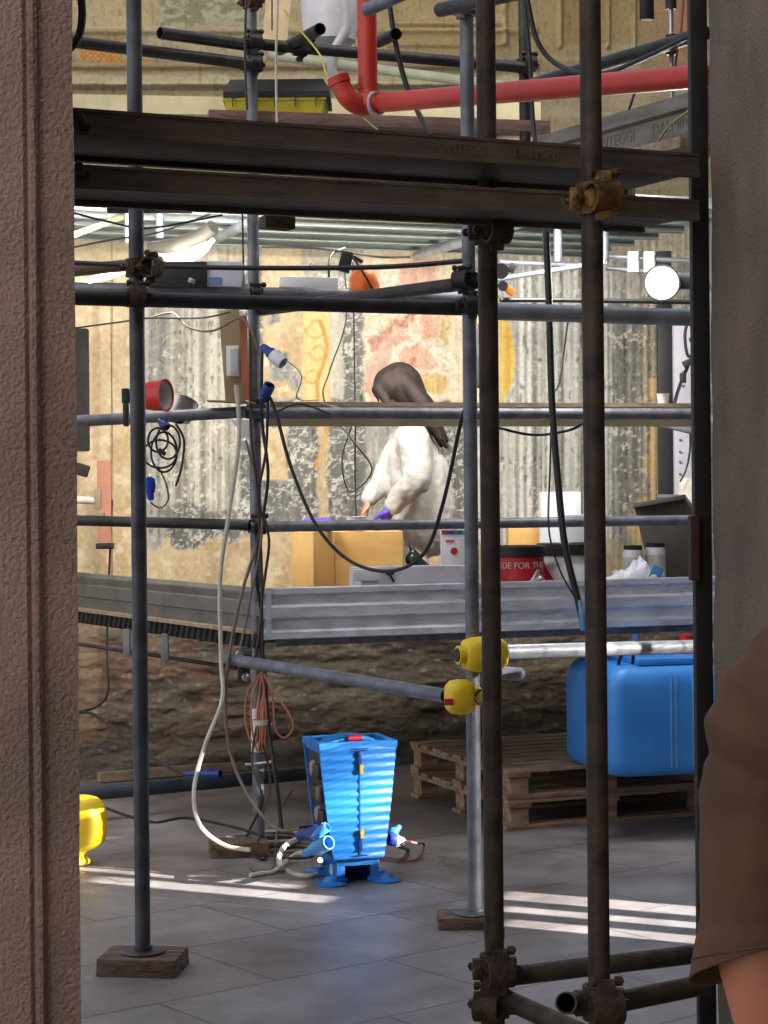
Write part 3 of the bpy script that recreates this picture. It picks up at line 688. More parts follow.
cable([(484, 421, 8.4), (500, 428, 8.5), (535, 435, 8.6), (570, 430, 8.6), (584, 422, 8.7)], .006, BLACK, 'short black cable sagging below the upper guard rail at right')
cable([(344, 262, 9.6), (346, 320, 9.6), (330, 370, 9.6), (324, 400, 9.0), (352, 440, 8.8), (372, 470, 8.9), (350, 492, 9.0), (342, 460, 9.0), (352, 425, 9.0), (356, 408, 8.9)], .0035, BLACK, 'thin dark wire looping down the fresco behind the rail')
cable([(356, 408, 9.0), (355, 460, 9.2), (356, 520, 9.2)], .004, BLACK, 'thin straight wire dropping from the rail to the plywood box')
cable([(353, 262, 9.9), (354, 330, 9.9), (355, 400, 9.6)], .004, DSTEEL, 'thin straight rod in front of the fresco figure')
cable([(112, 500, 10.1), (107, 640, 10.1), (108, 690, 10.0), (98, 706, 9.9), (78, 712, 9.8)], .006, BLACK, 'thin black wire down the left wall curling under the platform')
cable([(78, 712, 9.8), (95, 715, 9.7), (120, 735, 9.5), (150, 757, 9.2), (184, 774, 8.95)], .007, BLACK, 'black cable sloping down to the blue inline plug')
cable([(150, 318, 8.5), (172, 313, 8.4), (188, 327, 8.3), (212, 331, 8.25), (240, 318, 8.2), (250, 330, 8.15), (258, 350, 8.15)], .005, GREYC, 'grey cable sagging from the lamp to the corner upright')
cable([(236, 385, 8.1), (239, 440, 8.1), (228, 520, 8.1), (220, 580, 8.1), (221, 660, 8.1), (222, 700, 8.05), (205, 745, 8.0), (194, 790, 7.9), (200, 825, 7.8), (224, 845, 7.75), (250, 850, 7.7)], .009, WHITEC, 'thick pale cable hanging left of the corner upright down to the floor')
cable([(262, 530, 8.15), (240, 600, 8.1), (226, 680, 8.1), (228, 740, 8.1), (240, 780, 8.05), (262, 815, 7.9), (280, 830, 7.8), (300, 828, 7.75)], .007, GREYC, 'grey cable curving behind the pale one')
cable([(262, 345, 8.15), (262, 420, 8.15), (268, 480, 8.15), (256, 560, 8.12), (262, 620, 8.12), (260, 640, 8.12)], .007, BLACK, 'black cable running down the corner upright')
cable([(268, 390, 8.1), (266, 450, 8.1), (258, 500, 8.1), (269, 540, 8.1), (262, 600, 8.1), (263, 656, 8.1)], .006, BLACK, 'second black cable twisting down the corner upright')
cable([(250, 330, 8.15), (251, 430, 8.1), (258, 500, 8.1), (262, 600, 8.1), (255, 660, 8.1)], .006, BROWNC, 'dark red brown cable down the corner upright')
cable([(246, 440, 8.15), (262, 520, 8.1), (250, 600, 8.1), (240, 650, 8.1)], .005, GREYC, 'thin grey cable crossing the corner upright')
cable([(264, 656, 8.1), (268, 720, 8.05), (276, 780, 8.0), (282, 830, 7.95)], .008, BLACK, 'black cable from the coil down to the floor tangle')
cable([(242, 196, 8.2), (244, 300, 8.2)], .004, BLACK, 'thin black wire left of the corner upright above lamp height')
cable([(246, 0, 8.1), (245, 60, 8.1), (247, 110, 8.1)], .005, BROWNC, 'thin brown rope beside the high clamps')
cable([(278, -10, 7.8), (276, 60, 7.8), (277, 125, 7.8)], .005, WHITEC, 'pale cord hanging in front of the yellow bin')
cable([(284, 10, 7.9), (300, 30, 7.9), (320, 55, 7.85), (328, 78, 7.8), (345, 100, 7.75), (380, 132, 7.7)], .004, mat('yellow_cord', (206, 196, 96)), 'thin yellow cord slanting past the bucket')
cable([(272, 0, 8.0), (272, 30, 8.2)], .003, BLACK, 'very thin wire at the top beside the pale cord')
cable([(696, 106, 6.0), (670, 125, 6.1), (655, 145, 6.2), (636, 156, 6.2)], .004, mat('green_yellow_wire', (150, 160, 80)), 'green and yellow wire in front of the lettered board')
cable([(640, 74, 7.6), (633, 98, 7.6), (628, 112, 7.6)], .005, BLACK, 'short black wire above the lettered board')
cable([(62, 210, 7.2), (110, 222, 7.2), (150, 228, 7.3), (222, 215, 7.5)], .004, BLACK, 'thin wire sagging under the long planks at left')
cable([(262, 345, 8.6), (300, 372, 8.7), (297, 398, 8.8), (318, 400, 8.9)], .003, GREYC, 'thin white plug lead curving to the fresco')
cable([(318, 402, 8.3), (360, 412, 8.4), (420, 410, 8.45), (462, 414, 8.5)], .0035, WHITEC, 'thin pale wire lying along the upper guard rail')
cable([(276, 412, 8.15), (300, 404, 8.2), (330, 414, 8.25)], .004, BLACK, 'short black wire on the guard rail right of the corner upright')
cable([(60, 330, 8.6), (120, 322, 8.5), (150, 318, 8.4), (200, 318, 8.3), (230, 312, 8.25)], .004, BLACK, 'thin wire beneath the light grey tube at left')
cable([(500, 300, 8.6), (560, 300, 8.7), (620, 301, 8.8), (700, 302, 8.9)], .011, BLACK, 'black cable lying level behind the thick pale tube')
cable([(60, 250, 7.6), (110, 240, 7.7), (160, 232, 7.8), (210, 214, 8.0)], .004, GREYC, 'grey wire rising towards the strip lamp')
cable([(100, 806, 8.35), (150, 822, 8.1), (185, 818, 8.15), (230, 826, 8.1), (262, 836, 8.0)], .006, BLACK, 'black cable lying across the floor from the yellow canister')
cable([(80, -10, 4.3), (82, 15, 4.3), (78, 38, 4.3), (66, 52, 4.3)], .009, BLACK, 'black hose bend at the top corner of the left pier')
# floor tangle: several loops
for i in range(7):
    c_ = FP(248 + 12 * i % 50 + 8, 838 + (i * 7) % 28); rx = .09 + .03 * (i % 3); ry = .10 + .02 * (i % 2); pts = []
    for k in range(15):
        a_ = k / 12 * 2 * math.pi + i; pts.append(c_ + V((math.cos(a_) * rx * (1 + .12 * math.sin(3 * a_ + i)), math.sin(a_) * ry, .007 + .006 * i + .004 * math.sin(2 * a_))))
    cable(pts, .0055, [BLACK, BLACK, GREYC, BROWNC, BLACK, WHITEC, BROWNC][i], 'loops of cable piled on the floor around the corner upright foot', group='cable loops in the floor tangle', k=5)
cable([FP(292, 822) + ZV * .14, FP(281, 838) + ZV * .12, FP(274, 860) + ZV * .01, FP(272, 872) + ZV * .01, FP(258, 874) + ZV * .01, FP(250, 868) + ZV * .01], .006, GREYC, 'grey lead end lying on the floor in the sun')
cable([P(262, 700, 8.1), P(252, 760, 8.0), P(262, 800, 7.9), FP(246, 848) + ZV * .03, FP(262, 862) + ZV * .01, FP(268, 850) + ZV * .01, FP(258, 832) + ZV * .01], .005, BROWNC, 'brown lead ending in a floor loop by the wooden block')

# orange brown coil hung on the corner upright
t = thing('cable_coil', 'bundle of orange brown cable hanging on the corner upright', 'cable coil', P(262, 745, 8.1))
for i in range(5):
    bm = bm_new(); dx = (i - 2) * 1.7 + (i * 7 % 3 - 1) * .8
    pts = [(262, 672, 8.1), (258 + dx * 2.2, 690 + i, 8.08), (255 + dx * 2.4, 715, 8.06 - .004 * i), (258 + dx * 2.0, 738 + (i * 5) % 12, 8.06), (261 + dx * 1.1, 742 + (i * 7) % 9, 8.05), (263 + dx, 715, 8.05), (264, 690, 8.07), (262, 674, 8.1)]
    sweep(bm, [P(*p) for p in pts], .0045, 7, 7); finish('coil_loop', bm, COPPER, t)
bm = bm_new(); sweep(bm, [P(*p) for p in ((264, 674, 8.08), (272, 690, 8.06), (288, 712, 8.05), (293, 728, 8.05), (284, 738, 8.05), (275, 728, 8.05), (273, 700, 8.06), (268, 680, 8.07))], .0045, 7, 7); finish('coil_loop', bm, COPPER, t)
bm = bm_new(); pipe(bm, P(261, 722, 8.06) - ZV * .01, P(261, 722, 8.06) + ZV * .01, .035, .003); finish('tie_band', bm, WHITEC, t)
cable([(262, 742, 8.05), (268, 765, 8.05), (270, 790, 8.0), (262, 815, 7.9), (258, 842, 7.8)], .0045, BROWNC, 'brown tail of the cable coil dropping to the floor')

# cable bundle at the red lamp
for i, (x0, y0, w, h) in enumerate(((158, 428, 10, 24), (164, 432, 13, 40), (160, 440, 17, 28), (168, 425, 12, 34))):
    pts = []
    for k in range(14):
        a_ = k / 11 * 2 * math.pi + i * .5; pts.append(P(x0 + w * math.sin(a_), y0 + h * .5 - h * .5 * math.cos(a_), 8.1 - .01 * i))
    cable(pts, .0045, BLACK, 'tangled black lamp leads hanging below the guard rail at left', group='tangled lamp leads under the red lamp', k=5)
cable([(176, 424, 8.1), (184, 440, 8.08), (182, 465, 8.08), (176, 486, 8.08)], .005, BLACK, 'black lead hanging free right of the lamp tangle')
cable([(150, 502, 8.1), (160, 508, 8.1), (168, 500, 8.1), (166, 484, 8.1), (158, 466, 8.1)], .004, GREYC, 'grey lead looped under the blue socket')
bm = bm_new(); box(bm, P(162, 452, 8.07), (.035, .02, .018), Matrix.Rotation(.6, 3, 'Y'), .005); single('inline_switch', bm, BLACK, 'small black inline switch in the lamp leads', 'switch')

# ---------------------------------------------------------------- plugs
def plug(a, b, r, m, label, m2=None, name='power_connector'):
    t = thing(name, label, 'plug', (a + b) / 2); d = b - a; L = d.length
    bm = bm_new(); lathe(bm, a, [(r * .45, 0), (r * .6, L * .12), (r * .62, L * .3), (r * .85, L * .36), (r * .85, L * .55)], axis=d, n=20); finish('grip', bm, m2 or m, t)
    bm = bm_new(); lathe(bm, a + d * .5, [(r * .98, 0), (r, L * .04), (r, L * .42), (r * .93, L * .46), (r * .8, L * .46), (r * .78, L * .2)], axis=d, n=20); ss_ = finish('socket_shell', bm, m, t)
    x, y = basis(d); bm = bm_new(); box(bm, a + d * .72 + ZV * r * 1.05, (r * .8, r * .8, r * .4), None, r * .1); finish('latch', bm, m, ss_)
    return t
plug(P(184, 774, 8.95), P(222, 774, 8.85), .02, BLUED, 'dark blue inline plug on the pale batten near the wall')
plug(P(580, 600, 7.98), P(585, 632, 7.96), .017, mat('steel_blue_plastic', (90, 140, 180)), 'steel blue plug at the end of the thick hanging cable')
plug(P(262, 346, 8.05), P(284, 364, 8.0), .028, WHITE, 'white plug with blue tip beside the corner upright', BLUED)
plug(P(262, 402, 8.1), P(270, 384, 8.05), .024, BLUED, 'small dark blue plug on the corner upright below the white one')
plug(P(151, 500, 8.08), P(149, 478, 8.06), .024, mat('vivid_blue_plastic', (28, 70, 200)), 'vivid blue socket hanging behind the left upright')
plug(P(158, 420, 8.12), P(168, 428, 8.1), .018, BLUED, 'blue plug in the lead tangle just below the rail')

# ---------------------------------------------------------------- electrical board on the corner upright
t = thing('switch_board', 'narrow wooden board with a white box strapped to the corner upright', 'switch board', P(235, 400, 8.3))
bm = bm_new(); beam(bm, P(229, 310, 8.32), P(236, 402, 8.3), .085, .02, up=DY); finish('backboard', bm, mat('grey_brown_board', (150, 134, 106), (128, 112, 88), .8, 0, 6, .1, (1, 1, .2)), t, smooth=False)
bm = bm_new(); beam(bm, P(243, 316, 8.26), P(246, 400, 8.25), .03, .02, up=DY); finish('copper_strip', bm, mat('orange_brown_wood', (176, 108, 78), (150, 90, 64), .7), t, smooth=False)
bm = bm_new(); box(bm, P(233, 361, 8.26), (.052, .04, .125), None, .004); finish('white_switch_box', bm, WHITE, t)
bm = bm_new(); box(bm, P(234, 361, 8.235), (.03, .01, .10), None, .002); finish('box_cover', bm, mat('pale_grey_plastic', (190, 194, 200)), t)
bm = bm_new(); beam(bm, P(208, 401, 8.15), P(255, 403, 8.15), .1, .006); single('thin_sheet', bm, PALEWOOD, 'thin wooden sheet lying on the guard rail left of the corner upright', 'sheet')
bm = bm_new(); rings(bm, [[P(230, 420, 8.4), P(249, 420, 8.4), P(249, 441, 8.4)], [P(230, 420, 8.42), P(249, 420, 8.42), P(249, 441, 8.42)]]); single('paper_flap', bm, WHITE, 'torn white paper corner hanging below the guard rail at the corner upright', 'paper', smooth=False)

# ---------------------------------------------------------------- lamps
def area(name, loc, target, size, power, col=(1, .93, .82), sy=None, parent=None, spread=None):
    l = bpy.data.lights.new(name, 'AREA'); l.energy = power; l.color = col; l.size = size
    if sy: l.shape = 'RECTANGLE'; l.size_y = sy
    if spread: l.spread = spread
    o = bpy.data.objects.new(name, l); COL.objects.link(o)
    d = (target - loc).normalized(); o.matrix_world = Matrix.Translation(loc) @ d.to_track_quat('-Z', 'Y').to_matrix().to_4x4()
    if parent: o.parent = parent; o.matrix_parent_inverse = ROOTM[parent].inverted()
    return o
def flood(c, target, label, power, w=.3, h=.2, col=(1, .94, .84), lit=LAMPW):
    t = thing('work_or_fill_floodlight', label, 'work lamp', c); d = (target - c).normalized(); s = d.cross(ZV).normalized(); u = s.cross(d); R = Matrix((s, d, u)).transposed()
    bm = bm_new(); box(bm, c, (w, .05, h), R, .006); finish('lamp_housing', bm, DSTEEL, t)
    bm = bm_new(); box(bm, c + d * .027, (w * .88, .004, h * .85), R); finish('lit_glass', bm, lit, t, smooth=False)
    bm = bm_new(); sweep(bm, [c + s * w * .52, c + s * w * .52 + u * h * .8, c - s * w * .52 + u * h * .8, c - s * w * .52], .006, 6, 1, smooth=False); finish('lamp_bracket', bm, DSTEEL, t)
    area('lamp_glow', c + d * .035, target, w, power, col, h, t)
# unseen floods added under the upper deck to brighten the fresco wall
for i, px in enumerate((150, 380, 590)):
    c_ = P(px, 214, 8.42); c_.z = 2.72
    tx = c_.x * 1.15; flood(c_, V((tx, wallD(tx), 1.45)), 'added fill floodlight hidden under the upper deck behind the long planks, ' + ['left', 'middle', 'right'][i] + ' of the three', 30, w=.36, h=.08, col=(1, .97, .92))
c_ = P(484, 356, 9.4); flood(c_, V((c_.x + .05, wallD(c_.x), 1.9)), 'narrow upright floodlight hidden behind the dark middle front upright', 9, w=.07, h=.30, col=(1, .95, .86))
for i, px in enumerate((130, 420, 640)):  # unseen floods added above the view to brighten the upper wall
    c_ = V((pxX(px, 8.3), 8.0, 4.55)); flood(c_, V((c_.x * 1.2, wallD(c_.x), 3.4)), 'added fill floodlight out of view above the upper storey, ' + ['left', 'middle', 'right'][i] + ' of the three', 9, col=(1, .94, .86))
# dazzling round spot at right facing out
t = thing('round_spot_lamp', 'dazzling round spot lamp above the thick pale tube at right', 'work lamp', P(664, 298, 8.6))
c_ = P(662, 283, 8.6); ax = V((-.18, -1, .0)).normalized()
bm = bm_new(); lathe(bm, c_ - ax * .1, [(.03, 0), (.06, .01), (.075, .06), (.08, .1), (.072, .1), (.06, .085)], axis=ax, n=28); finish('lamp_housing', bm, DSTEEL, t)
bm = bm_new(); lathe(bm, c_ - ax * .012, [(.068, 0), (.06, .012), (.035, .022), (.001, .026)], axis=ax, n=28); finish('lit_glass', bm, LAMPS, t)
bm = bm_new(); box(bm, c_ + V((.1, .02, -.0)), (.08, .05, .05), None, .008); box(bm, P(664, 296, 8.62), (.03, .03, .06), None, .004); finish('lamp_bracket', bm, DSTEEL, t)
area('lamp_glow', c_ + ax * .03, c_ + ax * 2 + V((0, 0, -.3)), .12, 9, (1, .96, .9), None, t)
# strip lamp at left
t = thing('strip_lamp', 'long glowing strip lamp with pale housing at upper left', 'work lamp', P(185, 262, 7.8))
pts = [P(150, 256, 8.34), P(175, 252, 8.30), P(200, 243, 8.26), P(213, 234, 8.22)]
bm = bm_new(); sweep(bm, [p + ZV * .03 for p in pts], .030, 14); finish('lamp_housing', bm, mat('pale_grey_housing', (190, 186, 170), (168, 164, 148), .5), t)
bm = bm_new(); sweep(bm, [P(168, 259, 8.26), P(188, 256, 8.22), P(204, 248, 8.18), P(213, 240, 8.14)], lambda s_: .010 + .018 * math.sin(math.pi * min(1, s_ * 1.0 + .15)), 12); finish('lit_tube', bm, LAMPW, t)
area('lamp_glow', P(192, 268, 8.30), P(205, 420, 10.5), .25, 10, (1, .96, .88), .1, t)
tube(P(60, 292, 8.9), P(205, 243, 9.3), 'beige tube rising right behind the left upright to the strip lamp', BEIGEC, r=.022)
tube(P(60, 272, 7.8), P(160, 262, 8.2), 'dark timber coloured tube behind the left upright', mat('brown_tube', (110, 94, 70), (90, 76, 58), .6))
tube(P(60, 240, 8.6), P(130, 214, 9.2), 'thin perforated rail at upper left under the deck', BEIGEC, r=.014)
bm = bm_new(); sweep(bm, [P(88, 281, 8.0), P(98, 278, 8.0), P(112, 274, 8.0)], .012, 10); single('glowing_rod', bm, LAMPW, 'small glowing lamp end left of the left upright', 'lamp')
# boxes on the tubes
t = thing('black_control_box', 'black box on the tube right of the left upright', 'box', P(180, 288, 8.1))
bm = bm_new(); box(bm, P(178, 275, 8.12), (.24, .1, .1), None, .008); finish('box_body', bm, BLACK, t)
bm = bm_new(); box(bm, P(192, 281, 8.05), (.03, .01, .02), Matrix.Rotation(.4, 3, 'Y'), .003); finish('metal_clip', bm, ALU, t)
t = thing('white_carton', 'small white box with a blue print between black box and corner upright', 'box', P(225, 288, 8.1))
bm = bm_new(); box(bm, P(223, 275, 8.14), (.16, .1, .10), Matrix.Rotation(.05, 3, 'Y'), .004); finish('box_body', bm, mat('bluish_white_card', (206, 210, 228)), t)
bm = bm_new(); box(bm, P(215, 281, 8.085), (.05, .003, .03), None); finish('blue_print', bm, mat('blue_print', (110, 130, 190)), t)
t = thing('power_supply', 'flat white power supply box lying on the tube right of the corner upright', 'power box', P(308, 290, 8.4))
bm = bm_new(); box(bm, P(309, 283, 8.4), (.25, .08, .045), Matrix.Rotation(.03, 3, 'Y'), .006); finish('box_body', bm, WHITE, t)
bm = bm_new(); sweep(bm, [P(329, 278, 8.4), P(329, 266, 8.4), P(332, 254, 8.45), P(345, 248, 8.5)], .005); finish('lead', bm, BLACK, t)
t = thing('orange_lamp', 'orange hooded lamp hanging under the upper deck in front of the fresco', 'lamp', P(365, 290, 8.36))
bm = bm_new(); lathe(bm, P(365, 292, 8.36), [(.062, 0), (.066, .02), (.058, .06), (.04, .09), (.012, .105)], axis=V((-.15, 0, 1)), n=26); finish('hood', bm, ORANGE, t)
bm = bm_new(); beam(bm, P(348, 252, 8.31), P(343, 272, 8.31), .05, .03, up=DY, bev=.003); beam(bm, P(345, 253, 8.31), P(362, 262, 8.34), .02, .012); sweep(bm, [P(352, 256, 8.29), P(364, 274, 8.27), P(373, 290, 8.27)], .005); finish('bracket', bm, DSTEEL, t)
cable([(262, 247, 9.2), (310, 248, 9.1), (345, 252, 8.36), (380, 257, 9.0), (410, 257, 9.1)], .005, BLACK, 'thin black wire level below the white deck to the orange lamp')
# red reflector lamp on left upright
def refl(c, ax, r, L, m, label, nm):
    t = thing(nm, label, 'lamp', c); ax = ax.normalized()
    bm = bm_new(); lathe(bm, c, [(r * .5, 0), (r * .86, L * .1), (r * .95, L * .45), (r, L), (r * 1.05, L * 1.0), (r * 1.05, L * 1.04), (r * .97, L * 1.04), (r * .9, L * .98)], axis=ax, n=30, closed=False); finish('reflector_shell', bm, m, t)
    bm = bm_new(); lathe(bm, c, [(r * .93, L * .97), (r * .82, L * .5), (r * .5, L * .2), (.002, L * .12)], axis=ax, n=30, closed=False); finish('inner_reflector', bm, mat('white_enamel', (226, 226, 220)), t)
    bm = bm_new(); lathe(bm, c, [(.018, L * .1), (.018, L * .25), (.03, L * .45), (.022, L * .62), (.002, L * .68)], axis=ax, n=18); finish('bulb', bm, WHITE, t)
    return t
t = refl(P(143, 396, 7.9), V((1, -.42, 0)), .062, .10, REDM, 'red reflector lamp clamped near the guard rail at left', 'reflector_lamp')
bm = bm_new(); beam(bm, P(127, 398, 7.9), P(145, 396, 7.9), .03, .03); box(bm, P(126, 396, 7.9), (.03, .05, .06), None, .006); box(bm, P(126, 415, 7.9), (.02, .05, .09), None, .006); finish('spring_clamp', bm, BLACK, t)
refl(P(175, 420, 8.3), V((.25, .35, 1)), .075, .085, ALU, 'silver dish lamp behind the guard rail right of the red one', 'reflector_lamp')
# small black spot behind dark upright at right of middle
t = thing('clip_spot', 'small black clip lamp beside the dark front upright at lamp height', 'lamp', P(505, 292, 8.6))
bm = bm_new(); cyl(bm, P(501, 271, 8.55), P(501, 271, 8.7), .034); box(bm, P(512, 268, 8.6), (.03, .03, .04), Matrix.Rotation(.5, 3, 'Y'), .004); cyl(bm, P(503, 286, 8.58), P(503, 286, 8.66), .022); finish('spot_body', bm, BLACK, t)
bm = bm_new(); box(bm, P(510, 291, 8.6), (.04, .03, .03), Matrix.Rotation(.7, 3, 'Y'), .005); finish('orange_knob', bm, ORANGE, t)
# pale rails under the deck at right
for i, (a_, b_) in enumerate((((498, 279, 9.2), (606, 262, 8.9)), ((606, 256, 9.6), (706, 262, 9.6)), ((606, 268, 9.6), (706, 276, 9.6)), ((500, 262, 9.4), (600, 266, 9.5)))):
    tube(P(*a_), P(*b_), ['thin pale rail slanting under the deck right of the middle', 'upper thin white rail under the deck above the dazzling lamp', 'lower thin white rail under the deck above the dazzling lamp', 'level pale rail under the deck beside the dark upright'][i], LSTEEL, r=.012)
for px in (633, 649):
    bm = bm_new(); box(bm, P(px, 262, 9.55), (.05, .03, .10), None, .004); single('white_hanger_plate', bm, WHITE, 'white hanger plate under the deck, ' + ('left' if px < 640 else 'right') + ' of two near the dazzling lamp', 'hanger')

# ---------------------------------------------------------------- right side column and items
bm = bm_new(); q = P(665, 410, 10.6); box(bm, V((q.x, q.y, 1.95)), (.075, .06, 1.6), None, .003); single('dark_column', bm, BLACK, 'black square post in front of the wall at right', 'post')
t = thing('service_column', 'pale metal column with switches at the right edge', 'column', V((P(684, 400, 10.5).x, 10.5, .9)))
bm = bm_new(); q = P(684, 400, 10.5); box(bm, V((q.x, q.y, 1.75)), (.11, .06, 1.2), None, .004); finish('column_body', bm, mat('lilac_grey_metal', (196, 192, 204), (184, 180, 192)), t)
for py in (372, 386, 440, 452, 462, 474):
    bm = bm_new(); lathe(bm, P(680 if py > 430 else 683, py, 10.465), [(.007, 0), (.007, .006)], axis=-DY, n=12); finish('screw', bm, GREYC, t)
cable([(689, 316, 9.9), (685, 335, 9.9), (688, 356, 9.85), (694, 350, 9.8), (690, 338, 9.8)], .008, BLACK, 'black lead looping at the top of the pale column')
cable([(688, 366, 9.9), (680, 385, 9.9), (674, 405, 9.0)], .009, BLACK, 'black lead from the pale column down to the shelf board')
cable([(690, 428, 9.8), (690, 450, 9.8), (686, 470, 9.8), (680, 482, 9.8)], .005, BLACK, 'thin lead down the pale column to the white block')
bm = bm_new(); box(bm, P(690, 362, 9.85), (.07, .05, .035), Matrix.Rotation(-.4, 3, 'Y'), .006); box(bm, P(683, 378, 9.85), (.03, .03, .05), None, .004); single('black_socket', bm, BLACK, 'black socket hanging on the pale column', 'socket')
tube(P(664, 424, 9.7), P(706, 434, 9.4), 'short grey tube end below the shelf board at far right', STEEL, r=.018)
tube(P(656, 497, 10.3), P(706, 498, 10.3), 'thin grey bar between black post and pale column', STEEL, r=.015)
t = thing('paper_cup', 'small white paper cup on the shelf board at right', 'cup', P(663, 403, 8.9))
bm = bm_new(); lathe(bm, P(663, 403.5, 8.9), [(.022, 0), (.029, .042), (.031, .044), (.027, .042), (.020, .004)], n=24); finish('cup_wall', bm, WHITE, t)
bm = bm_new(); box(bm, P(690, 496, 9.9), (.1, .1, .18), None, .005); single('white_block', bm, mat('cream_foam', (226, 220, 200)), 'cream white block behind the dark grey case at right', 'block')

# left wall fittings
bm = bm_new(); box(bm, P(80, 390, 10.1), (.09, .06, .62), None, .01); box(bm, P(82, 470, 10.05), (.07, .05, .06), Matrix.Rotation(.3, 3, 'Y'), .01); single('dark_wall_panel', bm, mat('dark_charred_wood', (44, 38, 34), (26, 24, 22), .8, 0, 12, .3), 'dark charred panel on the wall at far left', 'panel')
t = thing('pink_wall_board', 'narrow pink board on the ochre wall left of the left upright', 'board', P(104, 548, 10.1))
bm = bm_new(); box(bm, P(104.5, 504, 10.1), (.07, .025, .44), None, .003); finish('board_body', bm, PINKM, t)
bm = bm_new(); box(bm, P(105, 546, 10.08), (.09, .05, .03), None, .008); finish('dark_foot', bm, DSTEEL, t)
t = thing('wall_bracket', 'pale pipe with bracket sticking out from the left pier side', 'bracket', P(88, 502, 9.6))
bm = bm_new(); cyl(bm, P(60, 499, 9.6), P(98, 501, 9.6), .018); finish('pale_pipe', bm, WHITEC, t)
bm = bm_new(); box(bm, P(98, 499, 9.6), (.03, .04, .10), None, .006); box(bm, P(96, 514, 9.6), (.08, .05, .02), None, .004); finish('bracket_plate', bm, mat('beige_bracket', (150, 134, 104)), t)

# ---------------------------------------------------------------- things on the platform
def on_deck(px, D): q = P(px, 490, D); return V((q.x, q.y, ZP))
def crate(px0, px1, ytop, D, dep, m, label, name='plywood_box', cat='box', rot=.26, zb=ZP, bev=.003):
    a_ = P(px0, ytop, D); b_ = P(px1, ytop, D); w = (b_ - a_).length; h = a_.z - zb; c_ = (a_ + b_) / 2
    t = thing(name, label, cat, V((c_.x, c_.y + dep / 2, zb)))
    bm = bm_new(); box(bm, V((c_.x, c_.y + dep / 2, zb + h / 2)), (w, dep, h), Matrix.Rotation(rot, 3, 'Z'), bev); finish('box_body', bm, m, t)
    return t
t = crate(332, 400, 532, 8.98, .26, PLY, 'large orange plywood crate the restorer works on', rot=.1)
bm = bm_new(); q = P(319, 532, 8.82); box(bm, V((q.x - .03, q.y + .09, (ZP + q.z) / 2)), (.11, .18, q.z - ZP), Matrix.Rotation(-.5, 3, 'Z'), .003); single('plywood_panel_box', bm, mat('paler_plywood', (232, 186, 112), (220, 172, 98), .6), 'lighter plywood box at the left end of the large crate', 'box')
# bowl and glove on the crate
zt = P(360, 532, 8.95).z
t = thing('white_bowl', 'small white bowl on the crate under the bare hand', 'bowl', P(356, 522, 9.02))
q = P(357, 530, 9.02); q.z = zt; bm = bm_new(); lathe(bm, q, [(.028, 0), (.034, .004), (.05, .066), (.053, .068), (.046, .064), (.028, .008)], n=28); finish('bowl_shell', bm, WHITE, t)
q0 = P(316, 527, 8.93); q0.z = zt + .034
single('crumpled_glove', blob([(q0 + V((-.05, 0, 0)), .026, q0 + V((.05, 0, 0)), .034), (q0 + V((.03, 0, 0)), .02, q0 + V((.07, .02, .01)), .012), (q0 + V((-.03, 0, .0)), .015, q0 + V((-.06, -.02, .012)), .01), (q0, .02, q0 + V((0, .02, .02)), .014)], .006, 3), GLOVE, 'crumpled violet glove lying at the left end of the crate', 'glove')
q = P(417, 566, 9.05)
single('black_bag', blob([(q + V((-.02, 0, .03)), .035, q + V((.02, 0, -.02)), .045), (q, .04, V((q.x, q.y, ZP + .05)), .05), (q + V((.0, 0, .04)), .02, q + V((-.03, .01, .09)), .01)], .008, 3), mat('glossy_black_plastic', (16, 20, 22), (30, 44, 46), .25, 0, 20), 'glossy black plastic bag between the plywood crate and the upright carton', 'bag')
# long flat carton with printed scale
dc = De(405, .06)
t = crate(352, 470, 567.5, dc, .16, mat('lilac_white_card', (222, 222, 238)), 'long low white carton with grey printing behind the toe board', name='flat_carton', rot=math.atan2(dF.y, dF.x))
bm = bm_new()
PQ = lambda x, y, o=.053: P(x, y, De(x, o))
for i in range(16): beam(bm, PQ(405 + i * 3.6, 576 - (i % 3) * .6), PQ(405 + i * 3.6, 578.5), .004, .002)
beam(bm, PQ(402, 571), PQ(463, 570.6), .003, .003); beam(bm, PQ(402, 579), PQ(463, 578.5), .003, .003)
finish('grey_print', bm, INK, t, smooth=False)
bm = bm_new(); sweep(bm, [PQ(386, 573, .045), PQ(390, 575, .04), PQ(394, 582, .04)], .005); sweep(bm, [PQ(386, 573, .045), PQ(394, 573, .045)], .006); finish('black_handle', bm, BLACK, t)
bm = bm_new(); box(bm, PQ(366, 575, .045), (.12, .02, .05), Matrix.Rotation(.3, 3, 'Z'), .006); finish('white_flap', bm, WHITE, t)
q = P(341, 583, 8.45); bm = bm_new(); lathe(bm, V((q.x, q.y, ZP)), [(.052, 0), (.054, .17), (.05, .19), (.044, .19), (.042, .175)], n=24); single('blue_bowl', bm, mat('slate_blue', (70, 110, 150)), 'slate blue tub rim peeping over the toe board left of the flat carton', 'tub')
